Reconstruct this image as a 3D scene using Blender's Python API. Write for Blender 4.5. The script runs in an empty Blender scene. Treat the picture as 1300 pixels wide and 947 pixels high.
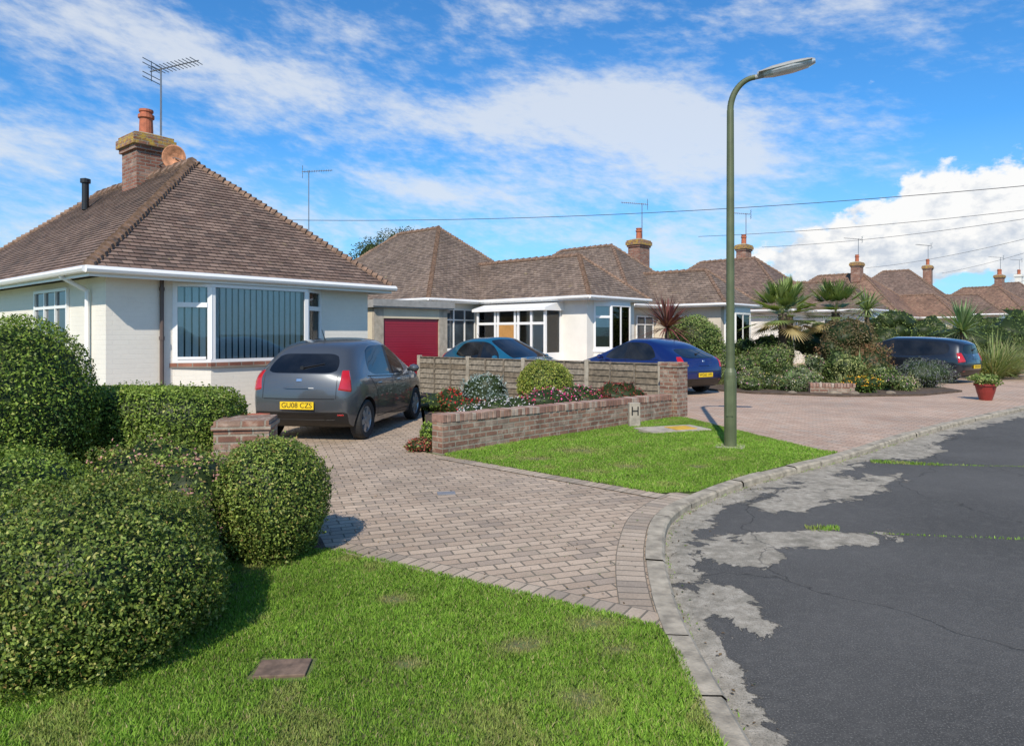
import bpy, bmesh, math, random
import numpy as np
from mathutils import Vector, Matrix
from mathutils.bvhtree import BVHTree
random.seed(7)
scene = bpy.context.scene
COL = scene.collection
R = math.radians

# ------------------------------------------------------------------ node helpers
def newmat(name):
    m = bpy.data.materials.new(name); m.use_nodes = True
    nt = m.node_tree
    return m, nt, nt.nodes['Principled BSDF']
def nd(nt, typ, **kw):
    n = nt.nodes.new(typ)
    for k, v in kw.items(): setattr(n, k, v)
    return n
def setin(nt, sock, v):
    if isinstance(v, bpy.types.NodeSocket): nt.links.new(v, sock)
    elif v is not None: sock.default_value = v
def mth(nt, op, a, b=None, c=None, clamp=False):
    n = nd(nt, 'ShaderNodeMath', operation=op, use_clamp=clamp)
    setin(nt, n.inputs[0], a)
    if b is not None: setin(nt, n.inputs[1], b)
    if c is not None: setin(nt, n.inputs[2], c)
    return n.outputs[0]
def c4(c): return (c[0], c[1], c[2], 1.0)
def mixc(nt, fac, a, b, blend='MIX'):
    n = nd(nt, 'ShaderNodeMix', data_type='RGBA', blend_type=blend)
    setin(nt, n.inputs['Factor'], fac)
    setin(nt, n.inputs[6], c4(a) if isinstance(a, tuple) else a)
    setin(nt, n.inputs[7], c4(b) if isinstance(b, tuple) else b)
    return n.outputs[2]
def noise(nt, vec, scale, detail=4, rough=.55, dist=0):
    n = nd(nt, 'ShaderNodeTexNoise')
    if vec is not None: nt.links.new(vec, n.inputs['Vector'])
    n.inputs['Scale'].default_value = scale; n.inputs['Detail'].default_value = detail
    n.inputs['Roughness'].default_value = rough; n.inputs['Distortion'].default_value = dist
    return n.outputs['Fac']
def mrange(nt, v, a, b, c=0., d=1., smooth=False):
    n = nd(nt, 'ShaderNodeMapRange')
    if smooth: n.interpolation_type = 'SMOOTHSTEP'
    setin(nt, n.inputs[0], v)
    for i, x in enumerate((a, b, c, d)): n.inputs[i+1].default_value = x
    return n.outputs[0]
def coords(nt, kind='Object', rot=0, scale=None):
    tc = nd(nt, 'ShaderNodeTexCoord'); o = tc.outputs[kind]
    if rot or scale:
        mp = nd(nt, 'ShaderNodeMapping'); mp.inputs['Rotation'].default_value = (0, 0, rot)
        if scale: mp.inputs['Scale'].default_value = scale
        nt.links.new(o, mp.inputs['Vector']); o = mp.outputs[0]
    return o
def bump(nt, bsdf, h, strength=.5, dist=.01):
    b = nd(nt, 'ShaderNodeBump'); b.inputs['Strength'].default_value = strength
    b.inputs['Distance'].default_value = dist
    setin(nt, b.inputs['Height'], h); nt.links.new(b.outputs[0], bsdf.inputs['Normal'])

def plain(name, col, rough=.6, metal=0, var=.12, scale=8, bmp=0, coat=0, spec=None, coord='Object'):
    m, nt, b = newmat(name)
    v = coords(nt, coord)
    n = noise(nt, v, scale, 5)
    f = mrange(nt, n, .3, .7)
    lo = tuple(x*(1-var) for x in col); hi = tuple(min(1, x*(1+var)) for x in col)
    nt.links.new(mixc(nt, f, lo, hi), b.inputs['Base Color'])
    b.inputs['Roughness'].default_value = rough; b.inputs['Metallic'].default_value = metal
    if coat: b.inputs['Coat Weight'].default_value = coat; b.inputs['Coat Roughness'].default_value = .03
    if spec is not None: b.inputs['Specular IOR Level'].default_value = spec
    if bmp: bump(nt, b, noise(nt, v, scale*6, 6), .6, bmp)
    return m

def brickmat(name, c1, c2, mortar, bw, rh, ms, coord='UV', rot=0, bias=0., big=(.75, 1.2), bigs=1.2,
             bdist=.006, rough=.85, lichen=None, lich_t=(.62, .7), lich_s=6, offset=.5, fine=60, third=None, finev=.22):
    m, nt, b = newmat(name)
    v = coords(nt, coord, rot)
    br = nd(nt, 'ShaderNodeTexBrick'); br.offset = offset
    nt.links.new(v, br.inputs['Vector'])
    br.inputs['Color1'].default_value = c4(c1); br.inputs['Color2'].default_value = c4(c2)
    br.inputs['Mortar'].default_value = c4(mortar); br.inputs['Scale'].default_value = 1
    br.inputs['Mortar Size'].default_value = ms; br.inputs['Mortar Smooth'].default_value = .3
    br.inputs['Bias'].default_value = bias
    br.inputs['Brick Width'].default_value = bw; br.inputs['Row Height'].default_value = rh
    col = br.outputs['Color']
    if third:
        br2 = nd(nt, 'ShaderNodeTexBrick'); br2.offset = offset
        mp = nd(nt, 'ShaderNodeMapping'); mp.inputs['Location'].default_value = (bw*37, rh*54, 0)
        nt.links.new(v, mp.inputs[0]); nt.links.new(mp.outputs[0], br2.inputs['Vector'])
        br2.inputs['Color1'].default_value = (0, 0, 0, 1); br2.inputs['Color2'].default_value = (1, 1, 1, 1)
        br2.inputs['Mortar'].default_value = (0, 0, 0, 1); br2.inputs['Scale'].default_value = 1
        br2.inputs['Mortar Size'].default_value = ms; br2.inputs['Brick Width'].default_value = bw
        br2.inputs['Row Height'].default_value = rh
        f3 = mrange(nt, br2.outputs['Color'], .7, .95, 0, .8)
        col = mixc(nt, f3, col, third)
    n1 = noise(nt, v, bigs, 5, .6)
    k = mrange(nt, n1, .3, .7, big[0], big[1])
    n2 = noise(nt, v, fine, 4, .7)
    k2 = mrange(nt, n2, .25, .75, 1-finev, 1+finev)
    kk = mth(nt, 'MULTIPLY', k, k2)
    cmb = nd(nt, 'ShaderNodeCombineColor'); [nt.links.new(kk, cmb.inputs[i]) for i in range(3)]
    col = mixc(nt, 1.0, col, cmb.outputs[0], 'MULTIPLY')
    if lichen:
        n3 = noise(nt, v, lich_s, 8, .7)
        f = mrange(nt, n3, lich_t[0], lich_t[1], 0, .85)
        col = mixc(nt, f, col, lichen)
    nt.links.new(col, b.inputs['Base Color'])
    b.inputs['Roughness'].default_value = rough
    h = mth(nt, 'ADD', mth(nt, 'SUBTRACT', 1.0, br.outputs['Fac']), mth(nt, 'MULTIPLY', n2, .5))
    bump(nt, b, h, .9, bdist)
    return m

# ------------------------------------------------------------------ materials
WHITE = brickmat('painted_brick_white', (.77,.72,.63), (.78,.73,.64), (.765,.715,.625), .225, .075, .006, big=(.93,1.03), bdist=.0012, fine=18, finev=.03)
RENDER = plain('white_render', (.77,.73,.66), .8, var=.05, scale=2, bmp=.002)
CREAM = plain('cream_render', (.60,.52,.38), .85, var=.08, scale=2)
BUFF = plain('buff_render', (.55,.49,.40), .85, var=.08, scale=2)
UPVC = plain('white_upvc', (.8,.79,.77), .3, var=.02)
TILE = brickmat('clay_roof_tiles', (.165,.105,.08), (.265,.182,.14), (.06,.042,.035), .165, .1, .006, big=(.72,1.2), bigs=.8,
                bdist=.01, lichen=(.36,.29,.14), lich_t=(.60,.76), lich_s=5, third=(.11,.078,.064))
TILE2 = brickmat('brown_roof_tiles', (.17,.12,.09), (.27,.2,.155), (.07,.052,.043), .165, .12, .006, big=(.7,1.2), bigs=.6,
                bdist=.012, lichen=(.38,.30,.14), lich_t=(.59,.74), lich_s=4, third=(.12,.088,.07))
TILE3 = brickmat('orange_roof_tiles', (.22,.125,.085), (.33,.2,.135), (.09,.055,.045), .165, .12, .006, big=(.7,1.2), bigs=.6,
                bdist=.012, lichen=(.38,.3,.15), lich_t=(.58,.74), lich_s=4, third=(.15,.095,.07))
HIPT = plain('hip_tile_clay', (.2,.125,.085), .9, var=.5, scale=9, bmp=.004)
LICH = brickmat('lichen_brick', (.2,.08,.05), (.3,.13,.08), (.25,.22,.18), .225, .075, .012, lichen=(.48,.31,.04), lich_t=(.46,.58), lich_s=7)
BRICK = brickmat('red_brick', (.2,.075,.05), (.31,.135,.085), (.26,.22,.18), .225, .075, .011, big=(.7,1.2), bigs=3, lichen=(.5,.44,.37), lich_t=(.62,.78), lich_s=9, third=(.36,.24,.18))
WALLB = brickmat('garden_wall_brick', (.19,.09,.06), (.30,.16,.105), (.30,.26,.2), .225, .075, .012, big=(.6,1.25), bigs=4, lichen=(.46,.39,.31), lich_t=(.52,.72), lich_s=8, third=(.33,.25,.19))
TERR = plain('terracotta', (.4,.12,.06), .8, var=.25, scale=12)
RUST = plain('rusty_dish', (.42,.19,.1), .8, var=.5, scale=9)
MORT = plain('chimney_mortar', (.35,.3,.2), .9, var=.3, scale=15, bmp=.01)
DRIVE = brickmat('block_paving', (.37,.275,.195), (.50,.385,.28), (.17,.14,.1), .2, .1, .007, coord='Object', rot=R(-20), big=(.78,1.15), bigs=.9, lichen=(.25,.22,.15), lich_t=(.56,.8), lich_s=3, third=(.32,.25,.19), bdist=.009)
DRIVER = brickmat('red_block_paving', (.43,.285,.2), (.53,.38,.28), (.23,.17,.12), .2, .1, .007, coord='Object', rot=R(42), big=(.8,1.15), bigs=.5, third=(.42,.34,.27), bdist=.006, lichen=(.33,.27,.2), lich_t=(.58,.8), lich_s=2)
EDGE = brickmat('edging_setts', (.37,.285,.205), (.49,.39,.29), (.18,.15,.11), .1, .2, .007, coord='UV', big=(.72,1.15), offset=0, third=(.32,.26,.2), lichen=(.25,.22,.15), lich_t=(.55,.75), lich_s=4)
CONC = plain('concrete', (.38,.33,.26), .9, var=.25, scale=6, bmp=.006)
KERB = plain('kerb_concrete', (.33,.285,.215), .9, var=.4, scale=9, bmp=.01)
SOIL = plain('soil', (.09,.062,.042), .95, var=.45, scale=8, bmp=.04)
WOOD = plain('weathered_wood', (.165,.135,.1), .85, var=.5, scale=14, bmp=.003)
POSTC = plain('concrete_post', (.33,.29,.23), .9, var=.3, scale=10, bmp=.003)
GUTD = plain('drainpipe_dark', (.1,.07,.06), .5)
MAROON = plain('maroon_door', (.30,.012,.03), .4, var=.04, coat=.2)
OAK = plain('door_wood', (.45,.23,.07), .5, var=.15, scale=5)
BLACKP = plain('black_plastic', (.012,.012,.013), .45, var=.1)
DARKIN = plain('dark_interior', (.03,.04,.045), .8)
BLIND = plain('vertical_blind', (.78,.79,.78), .8, var=.03)
LAMPG = plain('lamp_green_paint', (.09,.108,.05), .5, var=.2, scale=5)
LAMPH = plain('lamp_head_grey', (.28,.28,.27), .5)
ALU = plain('aerial_metal', (.25,.25,.26), .4, metal=.6)
WIRE = plain('cable', (.03,.03,.035), .6)
LEAD = plain('lead', (.2,.2,.21), .6)
STONE = plain('rockery_stone', (.23,.185,.135), .9, var=.4, scale=6, bmp=.02)
YEL = plain('yellow_lid', (.55,.33,.03), .7, var=.2)
BROWNLID = plain('rusty_cover', (.15,.1,.07), .8, var=.45, scale=20)
SLABC = plain('felt_roof', (.3,.29,.27), .9, var=.15)
BARK = plain('bark', (.1,.075,.05), .95, var=.35, scale=10, bmp=.02)
POT = plain('glazed_pot', (.22,.025,.02), .35, var=.1)

def glassmat(name, tint=(.02,.03,.04), spec=.8):
    m, nt, b = newmat(name)
    v = coords(nt, 'Object'); n = noise(nt, v, 1.3, 3)
    nt.links.new(mixc(nt, mrange(nt, n, .35, .65), tint, tuple(x*2.2+.01 for x in tint)), b.inputs['Base Color'])
    b.inputs['Roughness'].default_value = .03; b.inputs['Specular IOR Level'].default_value = spec
    bump(nt, b, noise(nt, v, 1.5, 2), .1, .02)
    return m
GLASS = glassmat('window_glass', (.025,.035,.045))
CGLASS = glassmat('car_glass', (.005,.006,.008), .45)
def clearglass():
    m = bpy.data.materials.new('clear_glass'); m.use_nodes = True; nt = m.node_tree
    nt.nodes.clear(); o = nd(nt, 'ShaderNodeOutputMaterial'); mx = nd(nt, 'ShaderNodeMixShader')
    t = nd(nt, 'ShaderNodeBsdfTransparent'); t.inputs[0].default_value = (.88,.92,.93,1)
    g = nd(nt, 'ShaderNodeBsdfGlossy'); g.inputs['Roughness'].default_value = .02
    lw = nd(nt, 'ShaderNodeFresnel'); lw.inputs[0].default_value = 1.5
    k = mth(nt, 'ADD', lw.outputs[0], .03)
    nt.links.new(k, mx.inputs[0]); nt.links.new(t.outputs[0], mx.inputs[1]); nt.links.new(g.outputs[0], mx.inputs[2])
    nt.links.new(mx.outputs[0], o.inputs[0]); return m
CLEAR = clearglass()
def carpaint(name, col, metal=.35, rough=.32):
    m, nt, b = newmat(name)
    v = coords(nt, 'Object')
    n = noise(nt, v, 900, 2)
    nt.links.new(mixc(nt, n, tuple(x*.8 for x in col), tuple(x*1.25 for x in col)), b.inputs['Base Color'])
    b.inputs['Metallic'].default_value = metal; b.inputs['Roughness'].default_value = rough
    b.inputs['Coat Weight'].default_value = 1; b.inputs['Coat Roughness'].default_value = .03
    return m
TYRE = plain('tyre', (.018,.018,.018), .8, var=.2)
ALLOY = plain('alloy', (.45,.46,.47), .35, metal=.7, var=.05)
REDL = plain('tail_light', (.42,.008,.008), .12, coat=1, var=.1)
HEADL = plain('head_light', (.5,.53,.56), .08, coat=1, var=.2, scale=20)
PLATEY = plain('number_plate_yellow', (.75,.5,.01), .5, var=.02)
PLATET = plain('plate_text', (.01,.01,.01), .5)
CHROME = plain('chrome', (.6,.6,.62), .15, metal=1)

def leafmat(name, rough=.5, trans=.25, spec=.4):
    m = bpy.data.materials.new(name); m.use_nodes = True; nt = m.node_tree
    b = nt.nodes['Principled BSDF']; o = nt.nodes['Material Output']
    a = nd(nt, 'ShaderNodeAttribute', attribute_name='Col')
    nt.links.new(a.outputs['Color'], b.inputs['Base Color'])
    b.inputs['Roughness'].default_value = rough; b.inputs['Specular IOR Level'].default_value = spec
    t = nd(nt, 'ShaderNodeBsdfTranslucent')
    nt.links.new(mixc(nt, 1.0, a.outputs['Color'], (1.2,1.2,.6), 'MULTIPLY'), t.inputs[0])
    mx = nd(nt, 'ShaderNodeMixShader'); mx.inputs[0].default_value = trans
    nt.links.new(b.outputs[0], mx.inputs[1]); nt.links.new(t.outputs[0], mx.inputs[2])
    nt.links.new(mx.outputs[0], o.inputs[0]); return m
LEAF = leafmat('foliage_leaf', .5, .25, .3)
GRASSB = leafmat('grass_blade', .65, .28, .15)

def grassground():
    m, nt, b = newmat('grass_ground'); v = coords(nt, 'Object')
    n = noise(nt, v, .9, 8, .65); n2 = noise(nt, v, 30, 4, .7)
    c = mixc(nt, mrange(nt, n, .35, .7), (.09,.15,.03), (.15,.18,.05))
    c = mixc(nt, mrange(nt, n2, .4, .7), c, (.12,.1,.05))
    nt.links.new(c, b.inputs['Base Color']); b.inputs['Roughness'].default_value = .95
    bump(nt, b, n2, .8, .02); return m
GRASSG = grassground()

# ------------------------------------------------------------------ object helpers
def empty(name, loc=(0,0,0), rz=0):
    e = bpy.data.objects.new(name, None); e.location = loc; e.rotation_euler = (0,0,rz)
    e.empty_display_size = .2; COL.objects.link(e); return e
def addob(name, me, parent=None):
    o = bpy.data.objects.new(name, me); COL.objects.link(o)
    if parent: o.parent = parent
    return o

class MB:
    def __init__(s): s.v=[]; s.f=[]; s.m=[]; s.uv=[]; s.mats=[]; s.sm=[]
    def mi(s, mat):
        if mat not in s.mats: s.mats.append(mat)
        return s.mats.index(mat)
    def face(s, pts, mat, uv=None, smooth=False):
        i = len(s.v); s.v += [tuple(p) for p in pts]; s.f.append(tuple(range(i, i+len(pts))))
        s.m.append(s.mi(mat)); s.uv.append(uv); s.sm.append(smooth)
    def hexa(s, b, t, mat):
        n = len(b)
        s.face([b[i] for i in range(n-1,-1,-1)], mat); s.face(t, mat)
        for i in range(n):
            j = (i+1) % n; s.face([b[i], b[j], t[j], t[i]], mat)
    def box(s, x0,x1,y0,y1,z0,z1, mat):
        s.hexa([(x0,y0,z0),(x1,y0,z0),(x1,y1,z0),(x0,y1,z0)], [(x0,y0,z1),(x1,y0,z1),(x1,y1,z1),(x0,y1,z1)], mat)
    def ob(s, O, t, n, s0,s1,p0,p1,z0,z1, mat):
        def P(a,b,z): return (O[0]+t[0]*a+n[0]*b, O[1]+t[1]*a+n[1]*b, z)
        q = [P(s0,p1,z0),P(s1,p1,z0),P(s1,p0,z0),P(s0,p0,z0)]
        q2 = [P(s0,p1,z1),P(s1,p1,z1),P(s1,p0,z1),P(s0,p0,z1)]
        if t[0]*(-n[1]) - t[1]*(-n[0]) < 0: q.reverse(); q2.reverse()
        s.hexa(q, q2, mat)
    def cyl(s, a, b, r0, r1, n, mat, cap=True):
        a=Vector(a); b=Vector(b); d=(b-a).normalized()
        x = d.orthogonal().normalized(); y = d.cross(x)
        A=[a+(x*math.cos(2*math.pi*i/n)+y*math.sin(2*math.pi*i/n))*r0 for i in range(n)]
        B=[b+(x*math.cos(2*math.pi*i/n)+y*math.sin(2*math.pi*i/n))*r1 for i in range(n)]
        for i in range(n):
            j=(i+1)%n; s.face([A[i],A[j],B[j],B[i]], mat, smooth=True)
        if cap: s.face(B, mat); s.face(A[::-1], mat)
    def lathe(s, c, prof, n, mat, axis='z', closed=False):
        rings=[]
        for (r,h) in prof:
            rg=[]
            for i in range(n):
                a=2*math.pi*i/n
                if axis=='z': rg.append((c[0]+r*math.cos(a), c[1]+r*math.sin(a), c[2]+h))
                else: rg.append((c[0]+r*math.cos(a), c[1]+h, c[2]+r*math.sin(a)))
            rings.append(rg)
        for k in range(len(rings)-1):
            for i in range(n):
                j=(i+1)%n; s.face([rings[k][i],rings[k][j],rings[k+1][j],rings[k+1][i]], mat, smooth=True)
    def build(s, name, parent=None, weld=False, bevel=0):
        me = bpy.data.meshes.new(name); me.from_pydata(s.v, [], s.f)
        for m in s.mats: me.materials.append(m)
        me.polygons.foreach_set('material_index', s.m); me.polygons.foreach_set('use_smooth', s.sm)
        uvl = me.uv_layers.new(name='UVMap'); data = np.zeros(len(me.loops)*2)
        Z = Vector((0,0,1))
        for p in me.polygons:
            u = s.uv[p.index]
            if u is None:
                n = p.normal
                if abs(n.z) > .9: t=Vector((1,0,0)); b=Vector((0,1,0))
                else: t = Z.cross(n).normalized(); b = n.cross(t)
                for li in p.loop_indices:
                    co = me.vertices[me.loops[li].vertex_index].co
                    data[2*li]=co.dot(t); data[2*li+1]=co.dot(b)
            else:
                for k, li in enumerate(p.loop_indices): data[2*li]=u[k][0]; data[2*li+1]=u[k][1]
        uvl.data.foreach_set('uv', data)
        if weld or bevel:
            bm=bmesh.new(); bm.from_mesh(me); bmesh.ops.remove_doubles(bm, verts=bm.verts, dist=1e-4); bm.to_mesh(me); bm.free()
        me.update(); o = addob(name, me, parent)
        if bevel:
            md=o.modifiers.new('b','BEVEL'); md.width=bevel; md.segments=2; md.limit_method='ANGLE'
        return o

def sheet(name, pts, z, mat, skirt=0):
    mb = MB(); mb.face([(x,y,z) for x,y in pts], mat)
    if skirt:
        for i in range(len(pts)):
            a=pts[i]; b=pts[(i+1)%len(pts)]
            mb.face([(a[0],a[1],z),(b[0],b[1],z),(b[0],b[1],z-skirt),(a[0],a[1],z-skirt)], mat)
    return mb.build(name)

def npmesh(name, V, F, mats, col=None, mi=None, parent=None, smooth=None):
    me = bpy.data.meshes.new(name); k = F.shape[1]; m = len(F)
    me.vertices.add(len(V)); me.vertices.foreach_set('co', V.astype(np.float32).ravel())
    me.loops.add(m*k); me.loops.foreach_set('vertex_index', F.astype(np.int32).ravel())
    me.polygons.add(m); me.polygons.foreach_set('loop_start', np.arange(0, m*k, k, dtype=np.int32))
    me.polygons.foreach_set('loop_total', np.full(m, k, dtype=np.int32))
    for x in mats: me.materials.append(x)
    if mi is not None: me.polygons.foreach_set('material_index', mi.astype(np.int32))
    me.update(calc_edges=True)
    if col is not None:
        a = me.attributes.new('Col', 'FLOAT_COLOR', 'CORNER')
        c = np.ones((m, k, 4), dtype=np.float32); c[:,:,:3] = col[:,None,:]
        a.data.foreach_set('color', c.ravel())
    if smooth is not None: me.polygons.foreach_set('use_smooth', smooth)
    me.validate()
    return addob(name, me, parent)

def fbm(P, f, seed, octs=4):
    r = np.random.default_rng(seed); out = np.zeros(len(P)); amp=1; tot=0
    for o in range(octs):
        for k in range(3):
            d = r.normal(size=3); d /= np.linalg.norm(d)
            out += amp*np.sin((P@d)*f*(2**o)*r.uniform(.8,1.3)+r.uniform(0,6.28))
        tot += amp*1.7; amp *= .58
    return out/tot

def leafquads(P, N, size, r, aspect=.55, rnd=.8, upright=0):
    n = len(P)
    N2 = N + r.normal(size=(n,3))*rnd; N2 /= np.linalg.norm(N2,axis=1)[:,None]
    T = r.normal(size=(n,3)); T[:,2] += upright
    T -= (T*N2).sum(1)[:,None]*N2; T /= np.linalg.norm(T,axis=1)[:,None]+1e-9
    B = np.cross(N2,T)
    L = (size*r.uniform(.65,1.35,n))[:,None]; W = L*aspect
    V = np.stack([P-T*L*.5, P+B*W*.5+N2*L*.12, P+T*L*.5, P-B*W*.5+N2*L*.12],1).reshape(-1,3)
    F = np.arange(4*n).reshape(n,4)
    return V, F

def pick(pal, n, r, jit=.3):
    cols = np.array([p[:3] for p in pal]); w = np.array([p[3] for p in pal]); w = w/w.sum()
    c = cols[r.choice(len(pal), n, p=w)]
    return c*r.uniform(1-jit, 1+jit, n)[:,None]

def foliage(name, blobs, n, size, pal, seed, rough=.08, depth=.18, freq=4, aspect=.55, rnd=.8, upright=0,
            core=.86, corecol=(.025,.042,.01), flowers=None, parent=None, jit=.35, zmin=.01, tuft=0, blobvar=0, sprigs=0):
    r = np.random.default_rng(seed)
    area = np.array([b[3]*b[4]+b[4]*b[5]+b[3]*b[5] for b in blobs]); area = area/area.sum()
    VV=[]; FF=[]; CC=[]; MI=[]; off=0
    def shape(D, b, k):
        p = b[6] if len(b)>6 else 2
        rad = (np.abs(D)**p).sum(1)**(-1/p)
        q = D*rad[:,None]
        return q*(1+rough*fbm(D, freq, seed*31+k)+rough*.55*fbm(D, freq*3.1, seed*17+k)+rough*.3*fbm(D, freq*8, seed*13+k,2))[:,None]
    for k, b in enumerate(blobs):
        c = np.array(b[:3]); Rr = np.array(b[3:6]); m = max(30, int(n*area[k]))
        D = r.normal(size=(m,3)); D /= np.linalg.norm(D,axis=1)[:,None]
        Q = shape(D, b, k)
        s = 1-depth*r.uniform(0,1,m)**1.5
        P = c + Q*Rr*s[:,None]
        N = Q/Rr
        N /= np.linalg.norm(N,axis=1)[:,None]
        if sprigs:
            ns = int(sprigs); ii = r.choice(m, ns); base = P[ii]; nn_ = N[ii]+r.normal(size=(ns,3))*.35+np.array([0,0,.4]); nn_/=np.linalg.norm(nn_,axis=1)[:,None]
            ln = r.uniform(.02,.07,ns)
            ex = np.concatenate([base+nn_*(ln*t)[:,None]+r.normal(size=(ns,3))*.004 for t in (.2,.45,.7,1.0)]); en = np.concatenate([nn_]*4)
            P = np.concatenate([P,ex]); N = np.concatenate([N,en])
        keep = P[:,2] > zmin
        P = P[keep]; N = N[keep]
        if tuft: P = P + N*(tuft*np.maximum(0, fbm(P*3, 6, seed+5)))[:,None]
        V, F = leafquads(P, N, size, r, aspect, rnd, upright)
        colr = pick(pal, len(P), r, jit)
        if blobvar: colr = colr*.35+pick(pal,1,r,.2)[0]*.65*r.uniform(.7,1.3,(len(P),1))*r.uniform(1-blobvar,1+blobvar)
        pat = 1+.25*fbm(P, 5, seed+9)
        colr = colr*pat[:,None]
        if flowers:
            fr, fp = flowers
            msk = (r.uniform(size=len(P)) < fr) & (N[:,2] > -.1)
            colr[msk] = pick(fp, int(msk.sum()), r, .15)
        VV.append(V); FF.append(F+off); CC.append(colr); MI.append(np.zeros(len(F))); off += len(V)
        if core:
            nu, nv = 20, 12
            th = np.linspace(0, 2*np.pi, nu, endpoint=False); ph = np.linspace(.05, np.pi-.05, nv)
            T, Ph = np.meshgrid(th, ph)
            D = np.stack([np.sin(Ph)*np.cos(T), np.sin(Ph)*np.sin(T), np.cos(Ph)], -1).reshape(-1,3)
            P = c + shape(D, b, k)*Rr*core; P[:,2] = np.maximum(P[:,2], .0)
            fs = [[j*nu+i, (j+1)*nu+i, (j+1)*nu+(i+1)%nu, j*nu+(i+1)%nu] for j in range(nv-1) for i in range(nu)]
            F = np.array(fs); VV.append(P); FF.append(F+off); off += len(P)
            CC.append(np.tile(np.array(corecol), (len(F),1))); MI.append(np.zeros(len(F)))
    return npmesh(name, np.concatenate(VV), np.concatenate(FF), [LEAF], np.concatenate(CC), np.concatenate(MI), parent)

def blobset(c, rad, n, bs, seed, zs=1.0):
    r=np.random.default_rng(seed); out=[]
    for i in range(n):
        d=r.normal(size=3); d/=np.linalg.norm(d); d[2]=abs(d[2])*.9; k=r.uniform(.45,1)
        s=bs*r.uniform(.6,1.3)
        out.append((c[0]+d[0]*rad[0]*k, c[1]+d[1]*rad[1]*k, max(s*.6,c[2]+d[2]*rad[2]*k-s*.5), s, s, s*zs*r.uniform(.75,1.2)))
    return out

def inpoly(P, poly):
    x, y = P[:,0], P[:,1]; ins = np.zeros(len(P), bool); n=len(poly)
    for i in range(n):
        x1,y1 = poly[i]; x2,y2 = poly[(i+1)%n]
        if y1 == y2: continue
        c = ((y1>y) != (y2>y)) & (x < (x2-x1)*(y-y1)/(y2-y1)+x1); ins ^= c
    return ins

def grass(name, poly, dens, h, w, seed, z=.0, bare=(), clear=()):
    r = np.random.default_rng(seed); A = np.array(poly); lo = A.min(0); hi = A.max(0)
    n = int(dens*(hi-lo).prod()); P = r.uniform(lo, hi, (n,2)); P = P[inpoly(P, poly)]
    for cp in clear: P = P[~inpoly(P, cp)]
    n = len(P); P3 = np.c_[P, np.zeros(n)]
    f = fbm(P3, 2.5, seed); f2 = fbm(P3, 9, seed+1); f3 = fbm(P3, 22, seed+2)
    b = np.zeros(n)
    for (bx,by,br) in bare:
        d_=np.hypot(P[:,0]-bx,(P[:,1]-by)*1.4)*(1+.35*f3); b = np.maximum(b, np.exp(-(d_/br)**2))
    keep = r.uniform(size=n) > b*.85; P=P[keep]; f=f[keep]; f2=f2[keep]; f3=f3[keep]; b=b[keep]; n=len(P)
    H = h*r.uniform(.5,1.3,n)*(1+.25*f+.2*f3)*(1-.5*b); az = r.uniform(0,6.28,n); lean = r.uniform(.1,.9,n)*H
    la = r.uniform(0,6.28,n)
    B = np.c_[P, np.full(n,z)]
    dx = np.c_[np.cos(az), np.sin(az), np.zeros(n)]*(w*r.uniform(.6,1.3,n))[:,None]*.5
    M = B + np.c_[np.cos(la)*lean*.35, np.sin(la)*lean*.35, H*.6]
    T = B + np.c_[np.cos(la)*lean, np.sin(la)*lean, H]
    V = np.stack([B-dx, B+dx, M+dx*.8, T, M-dx*.8],1).reshape(-1,3)
    F = np.arange(5*n).reshape(n,5)
    pal = [(.20,.36,.045,5),(.26,.42,.06,4),(.145,.27,.035,3),(.34,.39,.12,1.3),(.42,.37,.19,.5)]
    c = pick(pal, n, r, .25)*(1+.15*f+.14*f2+.1*f3)[:,None]
    dry = np.clip((f2-.45)*1.5,0,.4)[:,None] ; dry = np.maximum(dry, (b*.85)[:,None])
    c = c*(1-dry)+np.array([.34,.27,.14])*dry
    return npmesh(name, V, F, [GRASSB], c)

# ------------------------------------------------------------------ world / sun / camera
sd = Vector((.2, .98, 0)).normalized(); EL = R(42)
W = bpy.data.worlds.new('World'); scene.world = W; W.use_nodes = True; nt = W.node_tree
bg = nt.nodes['Background']
sky = nd(nt, 'ShaderNodeTexSky', sky_type='NISHITA'); sky.sun_disc = False
sky.sun_elevation = EL; sky.sun_rotation = math.atan2(-sd.x, -sd.y)
sky.air_density = 1.0; sky.dust_density = .3; sky.ozone_density = 2.5
tc = nd(nt, 'ShaderNodeTexCoord'); sx = nd(nt, 'ShaderNodeSeparateXYZ'); nt.links.new(tc.outputs['Generated'], sx.inputs[0])
az = mth(nt, 'ARCTAN2', sx.outputs[0], sx.outputs[1]); el = mth(nt, 'ARCSINE', sx.outputs[2])
def blob(a, e, sa, se, tilt=0, k=1):
    da = mth(nt, 'SUBTRACT', az, a); de = mth(nt, 'SUBTRACT', el, e)
    if tilt: de = mth(nt, 'SUBTRACT', de, mth(nt, 'MULTIPLY', da, tilt))
    q = mth(nt, 'ADD', mth(nt, 'POWER', mth(nt, 'ABSOLUTE', mth(nt, 'DIVIDE', da, sa)), 2), mth(nt, 'POWER', mth(nt, 'ABSOLUTE', mth(nt, 'DIVIDE', de, se)), 2))
    return mth(nt, 'MULTIPLY', mth(nt, 'EXPONENT', mth(nt, 'MULTIPLY', q, -1)), float(k))
def addm(*xs):
    o = xs[0]
    for x in xs[1:]: o = mth(nt, 'ADD', o, x)
    return o
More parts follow.
